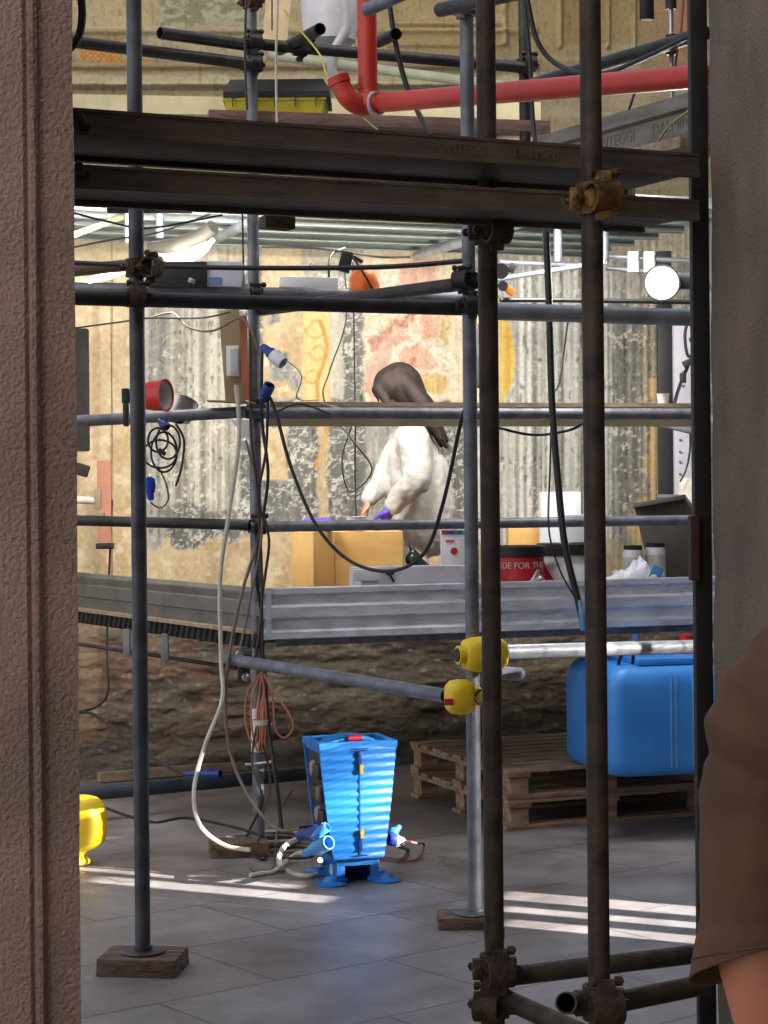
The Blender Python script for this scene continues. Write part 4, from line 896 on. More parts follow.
# white carton with red blot and coloured stripes
t = crate(441, 466, 531, 8.84, .1, WHITE, 'white upright carton with red blot and coloured top stripe', name='paint_carton', rot=.0)
for i, cc in enumerate(((196, 60, 84), (120, 60, 120), (60, 70, 130), (90, 120, 160), (50, 110, 110), (110, 150, 140))):
    bm = bm_new(); beam(bm, P(441.5 + i * 4.1, 532.5, 8.838), P(445.6 + i * 4.1, 532.5, 8.838), .003, .018); finish('colour_stripe', bm, mat('stripe_%d' % i, cc), t, smooth=False)
bm = bm_new(); lathe(bm, P(454, 551, 8.84), [(.016, 0), (.015, .004), (.002, .005)], axis=-DY, n=18); finish('red_blot', bm, REDL, t)
bm = bm_new(); box(bm, P(450, 541, 8.838), (.036, .003, .011), None); finish('red_mark', bm, mat('faded_red_print', (216, 110, 104)), t)
# white cartons right of the dark upright
crate(541, 581, 492, 9.22, .12, WHITE, 'tall white carton standing behind the buckets', name='tall_carton', rot=0)
crate(558, 586, 515, 9.12, .1, WHITE, 'smaller white carton in front of the tall one by the brown upright', name='small_carton', rot=.1)
crate(508, 541, 527, 9.38, .12, PLY, 'small plywood piece behind the red bucket', name='plywood_offcut', rot=.05)
# red bucket
def bucket(px, ytop, D, r, h, m, label, lab=None, red=False):
    q = P(px, ytop, D); c_ = V((q.x, q.y, q.z - h)); t = thing('plastic_bucket', label, 'bucket', c_)
    bm = bm_new(); lathe(bm, c_, [(r * .86, 0), (r * .9, .004), (r * .985, h * .86), (r * .97, h * .87)], n=40); finish('bucket_wall', bm, m, t)
    bm = bm_new(); lathe(bm, c_, [(r * .99, h * .80), (r * 1.06, h * .81), (r * 1.07, h * .98), (r * 1.03, h), (r * .9, h * .985)], n=40); finish('bucket_lid', bm, BLACK, t)
    return t, c_
t, c_ = bucket(520, 545.5, 8.79, .107, .245, REDL, 'red bucket with white lettering and black lid behind the toe board')
def wraptext(s, c_, r, z, size, m, parent, ang0):
    M = Matrix.Identity(4); bm = text_bm(s, size, M, .001)
    for v in bm.verts:
        a_ = ang0 + v.co.x / r; v.co = V((c_.x + math.sin(a_) * (r + v.co.z), c_.y - math.cos(a_) * (r + v.co.z), z + v.co.y))
    finish('lettering', bm, m, parent, smooth=False)
wraptext('CODE FOR THE', c_, .108, P(520, 566, 8.68).z, .038, INKW, t, -.16)
t, c_ = bucket(566, 543, 9.0, .125, .26, WHITE, 'white bucket with a red diagonal band and black lid beside the red one')
bm = bm_new(); r_ = .1262
rows = []
for i in range(14):
    a_ = -1.25 + .9 * i / 13; zt_ = P(566, 553, 8.88).z - .0; zb_ = zt_ - .16; zd = zt_ - (zt_ - zb_) * i / 13 * .95
    rows.append((a_, zd, zb_))
vs = [(bm.verts.new(V((c_.x + math.sin(a_) * r_, c_.y - math.cos(a_) * r_, z1))), bm.verts.new(V((c_.x + math.sin(a_) * r_, c_.y - math.cos(a_) * r_, z2)))) for a_, z1, z2 in rows]
for i in range(13): bm.faces.new((vs[i][0], vs[i + 1][0], vs[i + 1][1], vs[i][1]))
finish('red_band', bm, REDL, t)
# crumpled grey pouch in front of red bucket
q = P(533, 576, 8.715)
single('silver_pouch', blob([(q + V((-.03, 0, -.03)), .02, q + V((.03, 0, -.02)), .022), (q + V((0, 0, -.02)), .02, q + V((.02, 0, .02)), .012), (q + V((-.02, 0, -.05)), .03, q + V((.03, 0, -.05)), .03), (q + V((0, 0, -.05)), .03, V((q.x, q.y, ZP + .03)), .03)], .006, 2), ALU, 'crumpled silvery pouch in front of the red bucket', 'pouch')
# white jars with black lids
for i, (px, yt, D) in enumerate(((633, 546, 9.10), (655, 543.5, 9.13))):
    q = P(px, yt, D); h = q.z - ZP; c_ = V((q.x, q.y, ZP)); t = thing('plastic_jar', 'white jar with black lid behind the cloth, ' + ['left', 'right'][i] + ' of the two', 'jar', c_, )
    bm = bm_new(); lathe(bm, c_, [(.046, 0), (.048, .006), (.048, h - .03), (.04, h - .015)], n=28); finish('jar_body', bm, WHITE, t)
    bm = bm_new(); lathe(bm, c_, [(.043, h - .016), (.044, h), (.04, h + .003)], n=28); finish('jar_lid', bm, BLACK, t)
    bm = bm_new(); lathe(bm, c_, [(.0486, h - .12), (.0486, h - .05)], n=28, closed=False); finish('jar_label', bm, mat('off_white_label', (222, 220, 214)), t)
# cloth heap on a low box
q = P(634, 588, 8.95); bm = bm_new(); box(bm, V((q.x, q.y, ZP + .075)), (.27, .15, .15), Matrix.Rotation(.34, 3, 'Z'), .004); single('low_box', bm, WHITE, 'low white box under the crumpled cloth, sunk behind the toe board', 'box')
bm = bm_new(); nx_, ny_ = 60, 24
c_ = P(634, 579, 8.95); base = V((c_.x, c_.y, ZP + .152))
vv = {}
for i in range(nx_ + 1):
    for j in range(ny_ + 1):
        u = i / nx_ * 2 - 1; v = j / ny_ * 2 - 1
        hh = max(0, (1 - abs(u) ** 2.2)) * max(0, (1 - abs(v) ** 2.5)) * (.065 + .03 * math.sin(u * 2.2 + .9)) + .01 + .045 * (mnoise.noise(V((u * 3.4, v * 2.2, 1.7)))) * (1 - abs(v) ** 3) + .03 * abs(mnoise.noise(V((u * 7, v * 4, 4.))))
        vv[i, j] = bm.verts.new(base + V((u * .14 + .02 * mnoise.noise(V((u * 3, v * 3, 8))), v * .08, max(.006, hh))))
for i in range(nx_):
    for j in range(ny_): bm.faces.new((vv[i, j], vv[i + 1, j], vv[i + 1, j + 1], vv[i, j + 1]))
o = single('crumpled_cloth', bm, CLOTH, 'crumpled white cloth heaped against the toe board in front of the jars', 'cloth', ang=90)
md = o.modifiers.new('s', 'SOLIDIFY'); md.thickness = .003
bm = bm_new(); box(bm, P(656, 573, 8.90), (.05, .03, .06), Matrix.Rotation(.5, 3, 'Y'), .004); single('blue_packet', bm, mat('sky_blue', (70, 150, 214)), 'small blue packet at the right end of the cloth', 'packet')
# dark grey case leaning at right
t = thing('grey_case', 'large dark grey case leaning back at the right end of the platform', 'case', P(670, 580, 9.1))
bm = bm_new(); poly = [P(634, 506, 9.26), P(683, 497, 9.26), P(697, 516, 9.22), P(716, 600, 9.2), P(660, 600, 9.22)]
for p in poly[3:]: p.z = ZP
rings(bm, [[p for p in poly], [p + V((.05, .22, 0)) for p in poly]]); finish('case_body', bm, GREYBOX, t, smooth=False)
bm = bm_new(); beam(bm, P(632, 506, 9.23), P(685, 496.5, 9.23), .06, .02, bev=.004); finish('case_rim', bm, mat('case_rim_grey', (110, 106, 100)), t)

# ---------------------------------------------------------------- pipes etc upstairs
t = thing('red_drain_pipe', 'red plastic pipe coming down and turning right across the upper storey', 'pipe', P(368, 105, 7.7))
bm = bm_new(); cyl(bm, P(366.5, -20, 7.75), P(368, 92, 7.75), .0375, n=28); finish('vertical_run', bm, REDP, t)
bm = bm_new(); cyl(bm, P(378, 103, 7.70), P(704, 76, 6.25), .0375, n=28); finish('horizontal_run', bm, REDP, t)
bm = bm_new(); sweep(bm, [P(368, 85, 7.75), P(368, 98, 7.74), P(362, 106, 7.72), P(350, 100, 7.70), P(343, 90, 7.70), P(338, 78, 7.70)], .0385, 24); sweep(bm, [P(368, 84, 7.75), P(368, 90, 7.75)], .043, 24, smooth=False)
pipe(bm, P(340, 84, 7.7), P(337.5, 77, 7.70), .044, .006); pipe(bm, P(366, 104, 7.71), P(377, 103, 7.70), .045, .006); finish('elbow_fitting', bm, REDP, t)
bm = bm_new(); pipe(bm, P(374.5, 103.5, 7.70), P(378.5, 103, 7.68), .0465, .008); finish('grey_seal_ring', bm, mat('grey_seal', (190, 180, 176)), t)
t = thing('storage_bin', 'yellow green storage bin with black lid on the upper deck', 'bin', V((P(290, 100, 8.4).x, 8.55, P(272, 118, 8.5).z)))
a_ = P(222, 96, 8.38); b_ = P(326, 90, 8.38); zb = P(272, 118.5, 8.4).z + .008
w = (b_.x - a_.x); cx = (a_.x + b_.x) / 2; zt = P(290, 82, 8.38).z
bm = bm_new(); rings(bm, [[V((cx + sx * w * k * .5, 8.56 + sy * .16 * k, z)) for sx, sy in ((-1, -1), (1, -1), (1, 1), (-1, 1))] for k, z in ((.9, zb), (.96, zt - .07), (1.0, zt - .07), (1.0, zt - .05))]); finish('bin_body', bm, YELG, t, smooth=False)
bm = bm_new(); rings(bm, [[V((cx + .01 + sx * w * k * .5, 8.56 + sy * .16 * k, z)) for sx, sy in ((-1, -1), (1, -1), (1, 1), (-1, 1))] for k, z in ((1.03, zt - .06), (1.03, zt - .035), (.9, zt + .02))]); finish('bin_lid', bm, BLACK, t, smooth=False)
for i in range(5):
    bm = bm_new(); x = cx - w * .4 + w * .2 * i; beam(bm, V((x, 8.39, zt - .06)), V((x, 8.39, zt - .1)), .004, .01, up=DY); finish('lid_clip', bm, BLACK, t, smooth=False)
# hoist bucket
t = thing('hoist_bucket', 'white bucket hanging by its handle beside the red pipe at the top', 'bucket', P(332, 42, 8.9))
c_ = P(330, 44, 8.9); bm = bm_new(); lathe(bm, c_, [(.10, 0), (.115, .01), (.135, .26), (.142, .262), (.142, .285), (.13, .285), (.125, .26), (.1, .02)], n=36); finish('bucket_wall', bm, mat('dull_white_plastic', (190, 190, 194), (170, 170, 176)), t)
bm = bm_new(); sweep(bm, [c_ + V((-.142, 0, .27)), c_ + V((-.1, -.02, .42)), c_ + V((0, -.03, .5)), c_ + V((.1, -.02, .42)), c_ + V((.142, 0, .27))], .004); cyl(bm, c_ + V((0, -.03, .5)), c_ + V((0, -.03, .9)), .005); finish('bucket_handle', bm, ALU, t)
bm = bm_new(); sweep(bm, [P(344, 0, 8.6), P(346, 28, 8.6), P(336, 48, 8.6), P(332, 66, 8.6), P(334, 80, 8.6)], .022, 12); single('clear_hose', bm, mat('milky_hose', (180, 180, 184), (160, 160, 166), .4), 'milky hose hanging in front of the hoist bucket', 'hose')
# big sheet behind bucket
bm = bm_new(); box(bm, P(278, 10, 9.6), (.12, .02, .35), Matrix.Rotation(.12, 3, 'Y')); single('cardboard_sheet', bm, mat('tan_card', (186, 164, 126)), 'tan cardboard sheet left of the hoist bucket', 'cardboard')
# pink plank and lettered toe board
bm = bm_new(); beam(bm, P(206, 123, 8.50), P(541, 134, 8.72), .36, .05, bev=.003); single('pink_plank', bm, PINKWOOD, 'pinkish wooden plank lying behind the top edge of the long steel plank', 'plank')
bm = bm_new(); beam(bm, P(60, 104, 9.9), P(540, 112, 10.1), .05, .09); single('wall_ledge_board', bm, BEIGEC, 'pale board along the upper wall behind the yellow bin', 'board')
a_, b_ = P(541, 147, 6.85), P(706, 124, 6.05); b_.z = a_.z = (a_.z + b_.z) / 2 + .0
d_ = (b_ - a_).normalized(); out = V((d_.y, -d_.x, 0)); out = out if out.y < 0 else -out
h = .15; t = thing('lettered_toe_board', 'grey steel toe board with embossed lettering at upper right', 'toe board', (a_ + b_) / 2 - ZV * h / 2)
poly = [(0, -h / 2), (.012, -h / 2 + .004), (.012, -h * .33), (0, -h * .28), (0, h * .12), (.014, h * .18), (.014, h / 2 - .004), (0, h / 2), (-.014, h / 2), (-.014, -h / 2)]
bm = bm_new(); prism(bm, poly, a_, b_, out, ZV); finish('pressed_board', bm, mat('dull_toe_steel', (128, 120, 108), (100, 94, 84), .6, .2, 7, .1, (1, 1, 4)), t, smooth=False)
Mx = facing(a_ + d_ * ((P(648, 130, 6.35) - a_).dot(d_)) + out * .0004 - ZV * .013, d_)
for wd_, dx_ in (('PONTEGGI', -.165), ('DALMINE', .165)): finish('embossed_lettering', text_bm(wd_, .052, Matrix.Translation(d_ * dx_) @ Mx), mat('embossed_steel', (96, 90, 80)), t)
bm = bm_new(); beam(bm, a_ + out * .02 - ZV * (h / 2 + .022) + d_ * .25, b_ + out * .0 - ZV * (h / 2 + .022), .2, .035, bev=.003); single('pale_deck_board', bm, PALEWOOD, 'pale wooden board beneath the lettered toe board', 'board')
# hanging cylinder and lamp stand at top right
bm = bm_new(); q = P(647, 20, 7.4); lathe(bm, q, [(.024, 0), (.027, .004), (.027, .3), (.02, .31)], n=24); single('hanging_cylinder', bm, BLACK, 'black cylinder hanging at the top right', 'cylinder')
t = thing('light_stand', 'chrome stand with black knobs rising at top right', 'light stand', P(673, 112, 7.0))
a_ = P(672, 112, 7.0); bm = bm_new(); cyl(bm, a_, a_ + ZV * .9, .009); finish('stand_tube', bm, ALU, t)
for dz, hh in ((.20, .07), (.36, .1), (.45, .06)):
    bm = bm_new(); cyl(bm, a_ + ZV * dz, a_ + ZV * (dz + hh), .02); cyl(bm, a_ + ZV * (dz + hh * .5), a_ + ZV * (dz + hh * .5) + V((-.035, -.01, 0)), .009); ball(bm, a_ + ZV * (dz + hh * .5) + V((-.04, -.01, 0)), .014, 10); finish('locking_knob', bm, BLACK, t)
cable([(684, -5, 6.9), (681, 30, 6.9), (676, 60, 6.95), (674, 90, 7.0)], .004, mat('red_wire', (170, 60, 50)), 'thin red wire beside the chrome stand')

# ---------------------------------------------------------------- floor level things
# long pipes on the floor near the wall
t = tube(P(70, 795, 9.0), P(318, 772, 9.9), 'long dark plastic pipe lying near the wall', mat('dark_blue_grey_pipe', (62, 72, 84), (48, 56, 66), .5), r=.035)
zf = .036
for o in (t,): pass
a_, b_ = FP(74, 797), FP(480, 762); 
bm = bm_new(); beam(bm, FP(96, 786) + ZV * .03 + V((0, .1, 0)), FP(440, 757) + ZV * .03 + V((0, .1, 0)), .05, .05, bev=.003); single('floor_batten', bm, PALEWOOD, 'pale batten lying along the foot of the wall', 'batten')
bm = bm_new(); beam(bm, P(432, 750, 10.0), P(470, 746, 10.2), .1, .03); beam(bm, P(560, 745, 10.5), P(470, 746, 10.2), .12, .05); single('grey_plank_stack', bm, mat('grey_stone_board', (120, 112, 100), (96, 90, 80), .8), 'grey boards on the ground behind the pallets', 'boards')

# pallets: each with deck boards, stringers and bottom boards
def pallet(M, label):
    t = thing('wooden_pallet', label, 'pallet', None, 'stacked wooden pallets', M=M)
    L_, W_ = 1.5, 1.1
    for i in range(9):
        y = -W_ / 2 + .05 + (W_ - .1) * i / 8; bm = bm_new()
        box(bm, V((.006 * math.sin(i * 2.3), y, .124)), (L_, .092, .018), None, .002); finish('deck_board', bm, WOOD, t, world=False, smooth=False)
    xs_ = (-L_ / 2 + .06, -L_ / 6, L_ / 6 + .0, L_ / 2 - .06)
    for x in xs_:
        bm = bm_new(); box(bm, V((x, 0, .105)), (.11, W_, .018), None, .002); finish('cross_board', bm, WOOD, t, world=False, smooth=False)
        for y in (-W_ / 2 + .05, 0, W_ / 2 - .05):
            bm = bm_new(); box(bm, V((x, y, .057)), (.09, .09, .076), None, .003); finish('spacer_block', bm, WOOD, t, world=False, smooth=False)
    for y in (-W_ / 2 + .05, 0, W_ / 2 - .05):
        bm = bm_new(); box(bm, V((0, y, .0095)), (L_, .1, .018), None, .002); finish('bottom_board', bm, WOOD, t, world=False, smooth=False)
    return t
c1 = FP(508, 831)
rotp = math.radians(22)
def pal_m(z, dx=0):
    R = Matrix.Rotation(rotp, 4, 'Z'); corner = V((-.75, -.55, 0)); T = V((c1.x + dx, c1.y + .0, z)) - (R @ corner)
    return Matrix.Translation(T) @ R
pallet(pal_m(0), 'lower pallet of the two stacked under the blue tank')
pallet(pal_m(.134, .0), 'upper pallet of the two stacked, carrying the blue tank')

# blue tank
zt0 = .134 + .133
tkc = P(640, 775, 8.75)
def rbox(bm, c, s, r, n=6, top=0.02):
    hx, hy = s[0] / 2, s[1] / 2; rr_ = []
    def ring(k, z):
        out = []
        for (sx, sy, a0) in ((1, 1, 0), (-1, 1, 90), (-1, -1, 180), (1, -1, 270)):
            for i in range(n + 1):
                a_ = math.radians(a0 + 90 * i / n); out.append(V(((hx - r) * sx + math.cos(a_) * r, (hy - r) * sy + math.sin(a_) * r, 0)) * 1)
        return [V((p.x * (1 - k / hx), p.y * (1 - k / hy), z)) for p in out]
    h = s[2]
    prof = [(.06, 0), (.02, .012), (.004, .04), (0, .07), (0, h * .33), (0, h * .5), (0, h - .09), (.006, h - .05), (.03, h - .014), (.07, h)]
    for k, z in prof: rr_.append(ring(k, z))
    rings(bm, rr_)
TL, TD, TH = .95, .62, .475
Mt = Matrix.Translation(V((0, 0, 0)))
ang = math.radians(14); R = Matrix.Rotation(ang, 4, 'Z')
# place so that its near left vertical edge shows around px 590
near = FP(611, 780, zt0); T = V((near.x, near.y, zt0)) - (R @ V((-TL / 2, -TD / 2, 0)))
Mt = Matrix.Translation(T) @ R
t = thing('blue_water_tank', 'big blue plastic water tank standing on the pallets', 'water tank', None, M=Mt)
bm = bm_new(); rbox(bm, None, (TL, TD, TH), .07); finish('tank_body', bm, TANKB, t, world=False, ang=60)
bm = bm_new()
for x in (.0, .022, .10): box(bm, V((x - .20, -TD / 2 - .001, TH / 2)), (.006, .006, TH - .08), None, .002)
finish('moulded_ribs', bm, mat('pale_blue_scuff', (110, 168, 226)), t, world=False)
bm = bm_new(); rr_ = []
box(bm, V((-.12, -.05, TH + .012)), (.42, .42, .03), None, .012); finish('raised_top', bm, TANKB, t, world=False)
bm = bm_new(); sweep(bm, [V((-.40, -.2, TH - .03)), V((-.39, -.22, TH + .04)), V((-.34, -.22, TH + .05)), V((-.33, -.2, TH - .01))], .008); finish('carry_handle', bm, BLACK, t, world=False)
bm = bm_new(); lathe(bm, V((-.02, -.05, TH + .02)), [(.05, 0), (.05, .03), (.03, .032), (.03, .06), (.034, .062), (.034, .09), (.02, .092)], n=20); finish('red_valve', bm, REDM, t, world=False)
bm = bm_new(); lathe(bm, V((-.22, .05, TH + .02)), [(.04, 0), (.04, .05), (.02, .052), (.02, .09)], n=20); finish('grey_cap', bm, mat('blue_grey_cap', (120, 150, 190)), t, world=False)
bm = bm_new(); sweep(bm, [V((.21, -.15, TH - .02)), V((.21, -.15, TH + .07)), V((.25, -.15, TH + .1)), V((.34, -.15, TH + .1))], .024, 16); finish('white_outlet', bm, WHITE, t, world=False)

# yellow canister at left edge
t = thing('yellow_canister', 'rounded yellow canister half hidden behind the left pier', 'canister', FP(80, 872))
q = FP(78, 868); Dq = q.y; zc = P(78, 835, Dq).z
bm = bm_new(); rr_ = []
for k, (rad, z) in enumerate(((.05, .0), (.05, .03), (.028, .035), (.028, .06), (.08, .07), (.112, .10), (.118, .16), (.115, .23), (.09, .275), (.03, .285))):
    rr_.append(circ(q + ZV * z + V((-.005, .05, 0)), DX, DY, rad, 28, rad * .8))
rings(bm, rr_); o_ = finish('canister_body', bm, YEL, t, ang=180); md = o_.modifiers.new('s', 'SUBSURF'); md.levels = md.render_levels = 2

# ---------------------------------------------------------------- blue power distribution tower
fl = FP(350, 884); TW = thing('power_distribution_tower', 'tall tapered blue plastic power distributor standing on the sunlit floor', 'power distributor', None,
    M=Matrix.Translation(V((fl.x + .0, fl.y + .12, 0))) @ Matrix.Rotation(math.radians(17), 4, 'Z') @ Matrix.Diagonal((1.09, 1.06, .985, 1)))
D_ = fl.y + .05; sc_ = D_ / F
def hw(z):      # half width of shell against height
    t_ = (z - .09) / .46; return (.088 + (.142 - .088) * (max(t_, 0) ** .75))
Hb, Ht = .095, .545
hd = .135
FRONT = -.115
# front shell: gently ridged tapered panel
def shell(bm, y, flip):
    n = 46; rr_ = []
    for i in range(n + 1):
        z = Hb + (Ht - Hb) * i / n; w_ = hw(z); rid = .004 * math.sin(i / n * math.pi * 2 * 13) 
        th = .012; sgn = 1 if flip else -1
        row = []
        for k in range(9):
            u = k / 8 * 2 - 1; row.append(V((u * w_, y + sgn * (rid + .012 * (1 - u * u)), z)))
        for k in range(8, -1, -1):
            u = k / 8 * 2 - 1; row.append(V((u * w_, y - sgn * th, z)))
        rr_.append(row)
    rings(bm, rr_)
bm = bm_new(); shell(bm, FRONT, False); finish('front_shell', bm, BLUEC, TW, world=False, ang=70)
bm = bm_new(); shell(bm, -FRONT, True); finish('rear_shell', bm, BLUEC, TW, world=False, ang=70)
bm = bm_new()
n = 5
rings(bm, [[V((sx * hw(z) * .93, sy * .092, z)) for sx, sy in ((-1, -1), (1, -1), (1, 1), (-1, 1))] for z in (.10, .2, .3, .4, .5, .525)])
for k in range(4): 
    for sx in (-1, 1): box(bm, V((sx * hw(.16 + k * .09) * .93, .0, .16 + k * .09)), (.03, .15, .06), None, .012)
finish('socket_core', bm, mat('grey_core', (58, 54, 54), (40, 38, 38), .5, 0, 10), TW, world=False)
for sx in (-1, 1):
    for k in range(4):
        bm = bm_new(); lathe(bm, V((sx * (hw(.165 + k * .09) * .93 - .014), -.03 + .05 * (k % 2), .165 + k * .09)), [(.034, 0), (.034, .02), (.028, .028), (.01, .03)], axis=V((sx, 0, 0)), n=20); finish('round_socket', bm, [GREYC, mat('pale_core_grey', (150, 142, 134))][k % 2], TW, world=False)
# top tray with the handle hump
bm = bm_new()
w_ = hw(Ht)
outer = [(-w_, FRONT - .008), (w_, FRONT - .008), (w_, -FRONT + .008), (-w_, -FRONT + .008)]; inner = [(-w_ + .025, FRONT + .025), (w_ - .025, FRONT + .025), (w_ - .025, -FRONT - .025), (-w_ + .025, -FRONT - .025)]
rings(bm, [[V((x, y, Ht - .02)) for x, y in outer], [V((x, y, Ht + .004)) for x, y in outer], [V((x, y, Ht + .004)) for x, y in inner], [V((x, y, Ht - .02)) for x, y in inner]], loop=True)
box(bm, V((0, 0, Ht - .03)), (w_ * 1.9, .2, .012)); finish('top_tray', bm, BLUEC, TW, world=False, smooth=False)
bm = bm_new(); rr_ = []
for i in range(13):
    a_ = math.pi * i / 12; x = -math.cos(a_) * .10; z = Ht - .03 + math.sin(a_) ** .8 * .05
    wd = .055
    rr_.append([V((x, -wd, z)), V((x, wd, z)), V((x, wd, z - .012)), V((x, -wd, z - .012))])
rings(bm, rr_); finish('carry_handle', bm, BLUEC, TW, world=False, ang=30)
bm = bm_new(); cyl(bm, V((-.02, -.055, Ht + .012)), V((.03, -.06, Ht + .012)), .012, n=14); finish('red_plug_cap', bm, mat('crimson_plastic', (200, 36, 70)), TW, world=False)
bm = bm_new(); beam(bm, V((0, FRONT - .0145, Ht - .03)), V((0, FRONT - .0145, Hb + .02)), .004, .003, up=DY); finish('centre_seam', bm, BLUED, TW, world=False)
for z, yz in ((Ht - .065, -1), (Hb + .07, 1)):
    bm = bm_new(); box(bm, V((0, FRONT - .02, z)), (.014, .012, .07), None, .003); ls_ = finish('latch_slot', bm, BLUED, TW, world=False)
    bm = bm_new(); box(bm, V((.004, FRONT - .026, z + yz * .032)), (.014, .012, .035), None, .003); finish('yellow_latch', bm, mat('mustard_plastic', (212, 176, 60)), ls_, world=False)
for z in (Ht - .02, Ht - .028, Hb + .006, Hb + .018):
    bm = bm_new(); beam(bm, V((-.03, FRONT - .018, z)), V((.03, FRONT - .018, z)), .004, .003); finish('vent_slot', bm, BLUED, TW, world=False)
# foot with arched opening
bm = bm_new()
for sx in (-1, 1): box(bm, V((sx * .062, -.09, .048)), (.03, .02, .10), None, .003)
box(bm, V((0, -.09, .083)), (.15, .02, .03), None, .002); box(bm, V((0, .09, .05)), (.15, .02, .10), None, .002)
for sx in (-1, 1): box(bm, V((sx * .07, 0, .05)), (.012, .18, .10), None, .002)
ff_ = finish('foot_frame', bm, BLUEC, TW, world=False)
for sx, sy in ((-1, -1), (1, -1), (1, 1), (-1, 1)):
    bm = bm_new(); lathe(bm, V((sx * .10, sy * .10, 0)), [(.055, 0), (.056, .006), (.03, .014), (.02, .03)], n=20); beam(bm, V((sx * .05, sy * .07, .012)), V((sx * .10, sy * .10, .012)), .05, .018); finish('foot_pad', bm, BLUEC, ff_, world=False)
bm = bm_new(); box(bm, V((-.078, -.03, .045)), (.003, .035, .04)); finish('white_sticker', bm, WHITE, ff_, world=False)
def TL_(x, y, z): return TW.matrix_world @ V((x, y, z))
bpy.context.view_layer.update()
# plugs at its foot
plug(P(304, 854, 7.62), P(330, 842, 7.5), .028, mat('light_blue_plastic', (70, 150, 220)), 'light blue plug in front at the left foot of the power distributor')
plug(P(296, 836, 7.66), P(324, 832, 7.6), .028, BLUED, 'dark blue plug behind the light blue one left of the distributor')
plug(P(312, 838, 7.58), P(328, 826, 7.55), .02, mat('light_blue_plastic', (70, 150, 220)), 'small light blue plug above the other two left of the distributor')
plug(P(404, 841, 7.72), P(388, 839, 7.70), .024, mat('royal_blue_plastic', (26, 54, 190)), 'royal blue plug at the right side of the power distributor', WHITE)
plug(P(400, 826, 7.75), P(390, 836, 7.72), .018, BLUEC, 'small blue plug above the royal blue one')
cable([(306, 853, 7.62), FP(295, 862) + ZV * .03, FP(275, 873) + ZV * .01, FP(262, 876) + ZV * .01, FP(250, 878) + ZV * .01], .009, WHITEC, 'straight thick white cable leaving the light blue plug')
cable([(298, 838, 7.66), (285, 846, 7.6), (279, 858, 7.5), FP(283, 872) + ZV * .012, FP(300, 878) + ZV * .01, FP(316, 877) + ZV * .01, FP(322, 868) + ZV * .012, (320, 860, 7.5)], .010, WHITEC, 'thick white cable looped on the sunlit floor left of the distributor')
cable([(404, 841, 7.72), (416, 843, 7.72), FP(424, 852) + ZV * .03, FP(418, 861) + ZV * .01, FP(400, 864) + ZV * .01, FP(382, 862) + ZV * .01], .0045, mat('red_brown_lead', (150, 90, 78)), 'thin red brown lead curving right of the distributor')
cable([(398, 846, 7.75), FP(408, 853) + ZV * .01, FP(402, 862) + ZV * .01, FP(388, 861) + ZV * .01, FP(372, 860) + ZV * .01], .008, GREYC, 'grey cable curling right behind the distributor')

# ---------------------------------------------------------------- people
def face(parent, c, fwd, r, side=None):
    """eyes, brows and lips on a head centred c looking along fwd"""
    s = fwd.cross(ZV).normalized()
    bm = bm_new()
    for k in (-1, 1): ball(bm, c + fwd * r * .86 + s * r * .36 * k + ZV * r * .02, (r * .13,) * 3, 12)
    finish('eyes', bm, BOOT, parent)
    bm = bm_new()
    for k in (-1, 1): sweep(bm, [c + fwd * r * .92 + s * r * .18 * k + ZV * r * .24, c + fwd * r * .93 + s * r * .38 * k + ZV * r * .29, c + fwd * r * .80 + s * r * .56 * k + ZV * r * .22], r * .045, 6)
    finish('eyebrows', bm, HAIR, parent)
    bm = bm_new(); sweep(bm, [c + fwd * r * .86 + s * r * -.22 - ZV * r * .58, c + fwd * r * .98 - ZV * r * .56, c + fwd * r * .86 + s * r * .22 - ZV * r * .58], r * .06, 6)
    finish('lips', bm, mat('lip_pink', (180, 96, 88)), parent)
def head_caps(c, fwd, r, neck):
    s = fwd.cross(ZV).normalized(); up = s.cross(fwd)
    return [(c + up * r * .18 - fwd * r * .18, r * .86, c + up * r * .12 + fwd * r * .12, r * .82), (c + fwd * r * .2 - up * r * .45, r * .58, c + fwd * r * .36 - up * r * .82, r * .33),
            (c + fwd * r * .84 + up * r * .0, r * .10, c + fwd * r * 1.08 - up * r * .26, r * .13),
            (c + s * r * .84 - up * r * .05, r * .14, c + s * r * .86 - up * r * .28, r * .10), (c - s * r * .84 - up * r * .05, r * .14, c - s * r * .86 - up * r * .28, r * .10),
            (c - fwd * r * .15 - up * r * .4, r * .48, neck, r * .5)]
def hand_caps(w, d, palmn, L=.18, curl=.5):
    """w wrist, d direction of palm, palmn palm normal"""
    d = d.normalized(); palmn = (palmn - d * palmn.dot(d)).normalized(); s = d.cross(palmn); caps = []
    k1 = w + d * L * .50
    for i, (o, l) in enumerate(((-.40, .82), (-.13, .95), (.14, .90), (.40, .72))):
        a_ = w + s * L * .17 * o * 1.2 + d * L * .1; b_ = k1 + s * L * .44 * o * .95
        caps.append((a_, L * .085, b_, L * .068))
        e1 = (d * math.cos(curl) + palmn * math.sin(curl)); e2 = (d * math.cos(curl * 2) + palmn * math.sin(curl * 2))
        m1 = b_ + e1 * L * .24 * l; m2 = m1 + e2 * L * .24 * l
        caps += [(b_, L * .056, m1, L * .05), (m1, L * .05, m2, L * .04)]
    t0 = w + d * L * .16 - s * L * .16; t1 = t0 + (d * .6 - s * .6 + palmn * .4).normalized() * L * .22; t2 = t1 + (d * .9 - s * .1 + palmn * .4).normalized() * L * .17
    caps += [(t0, L * .08, t1, L * .06), (t1, L * .06, t2, L * .045)]
    return caps

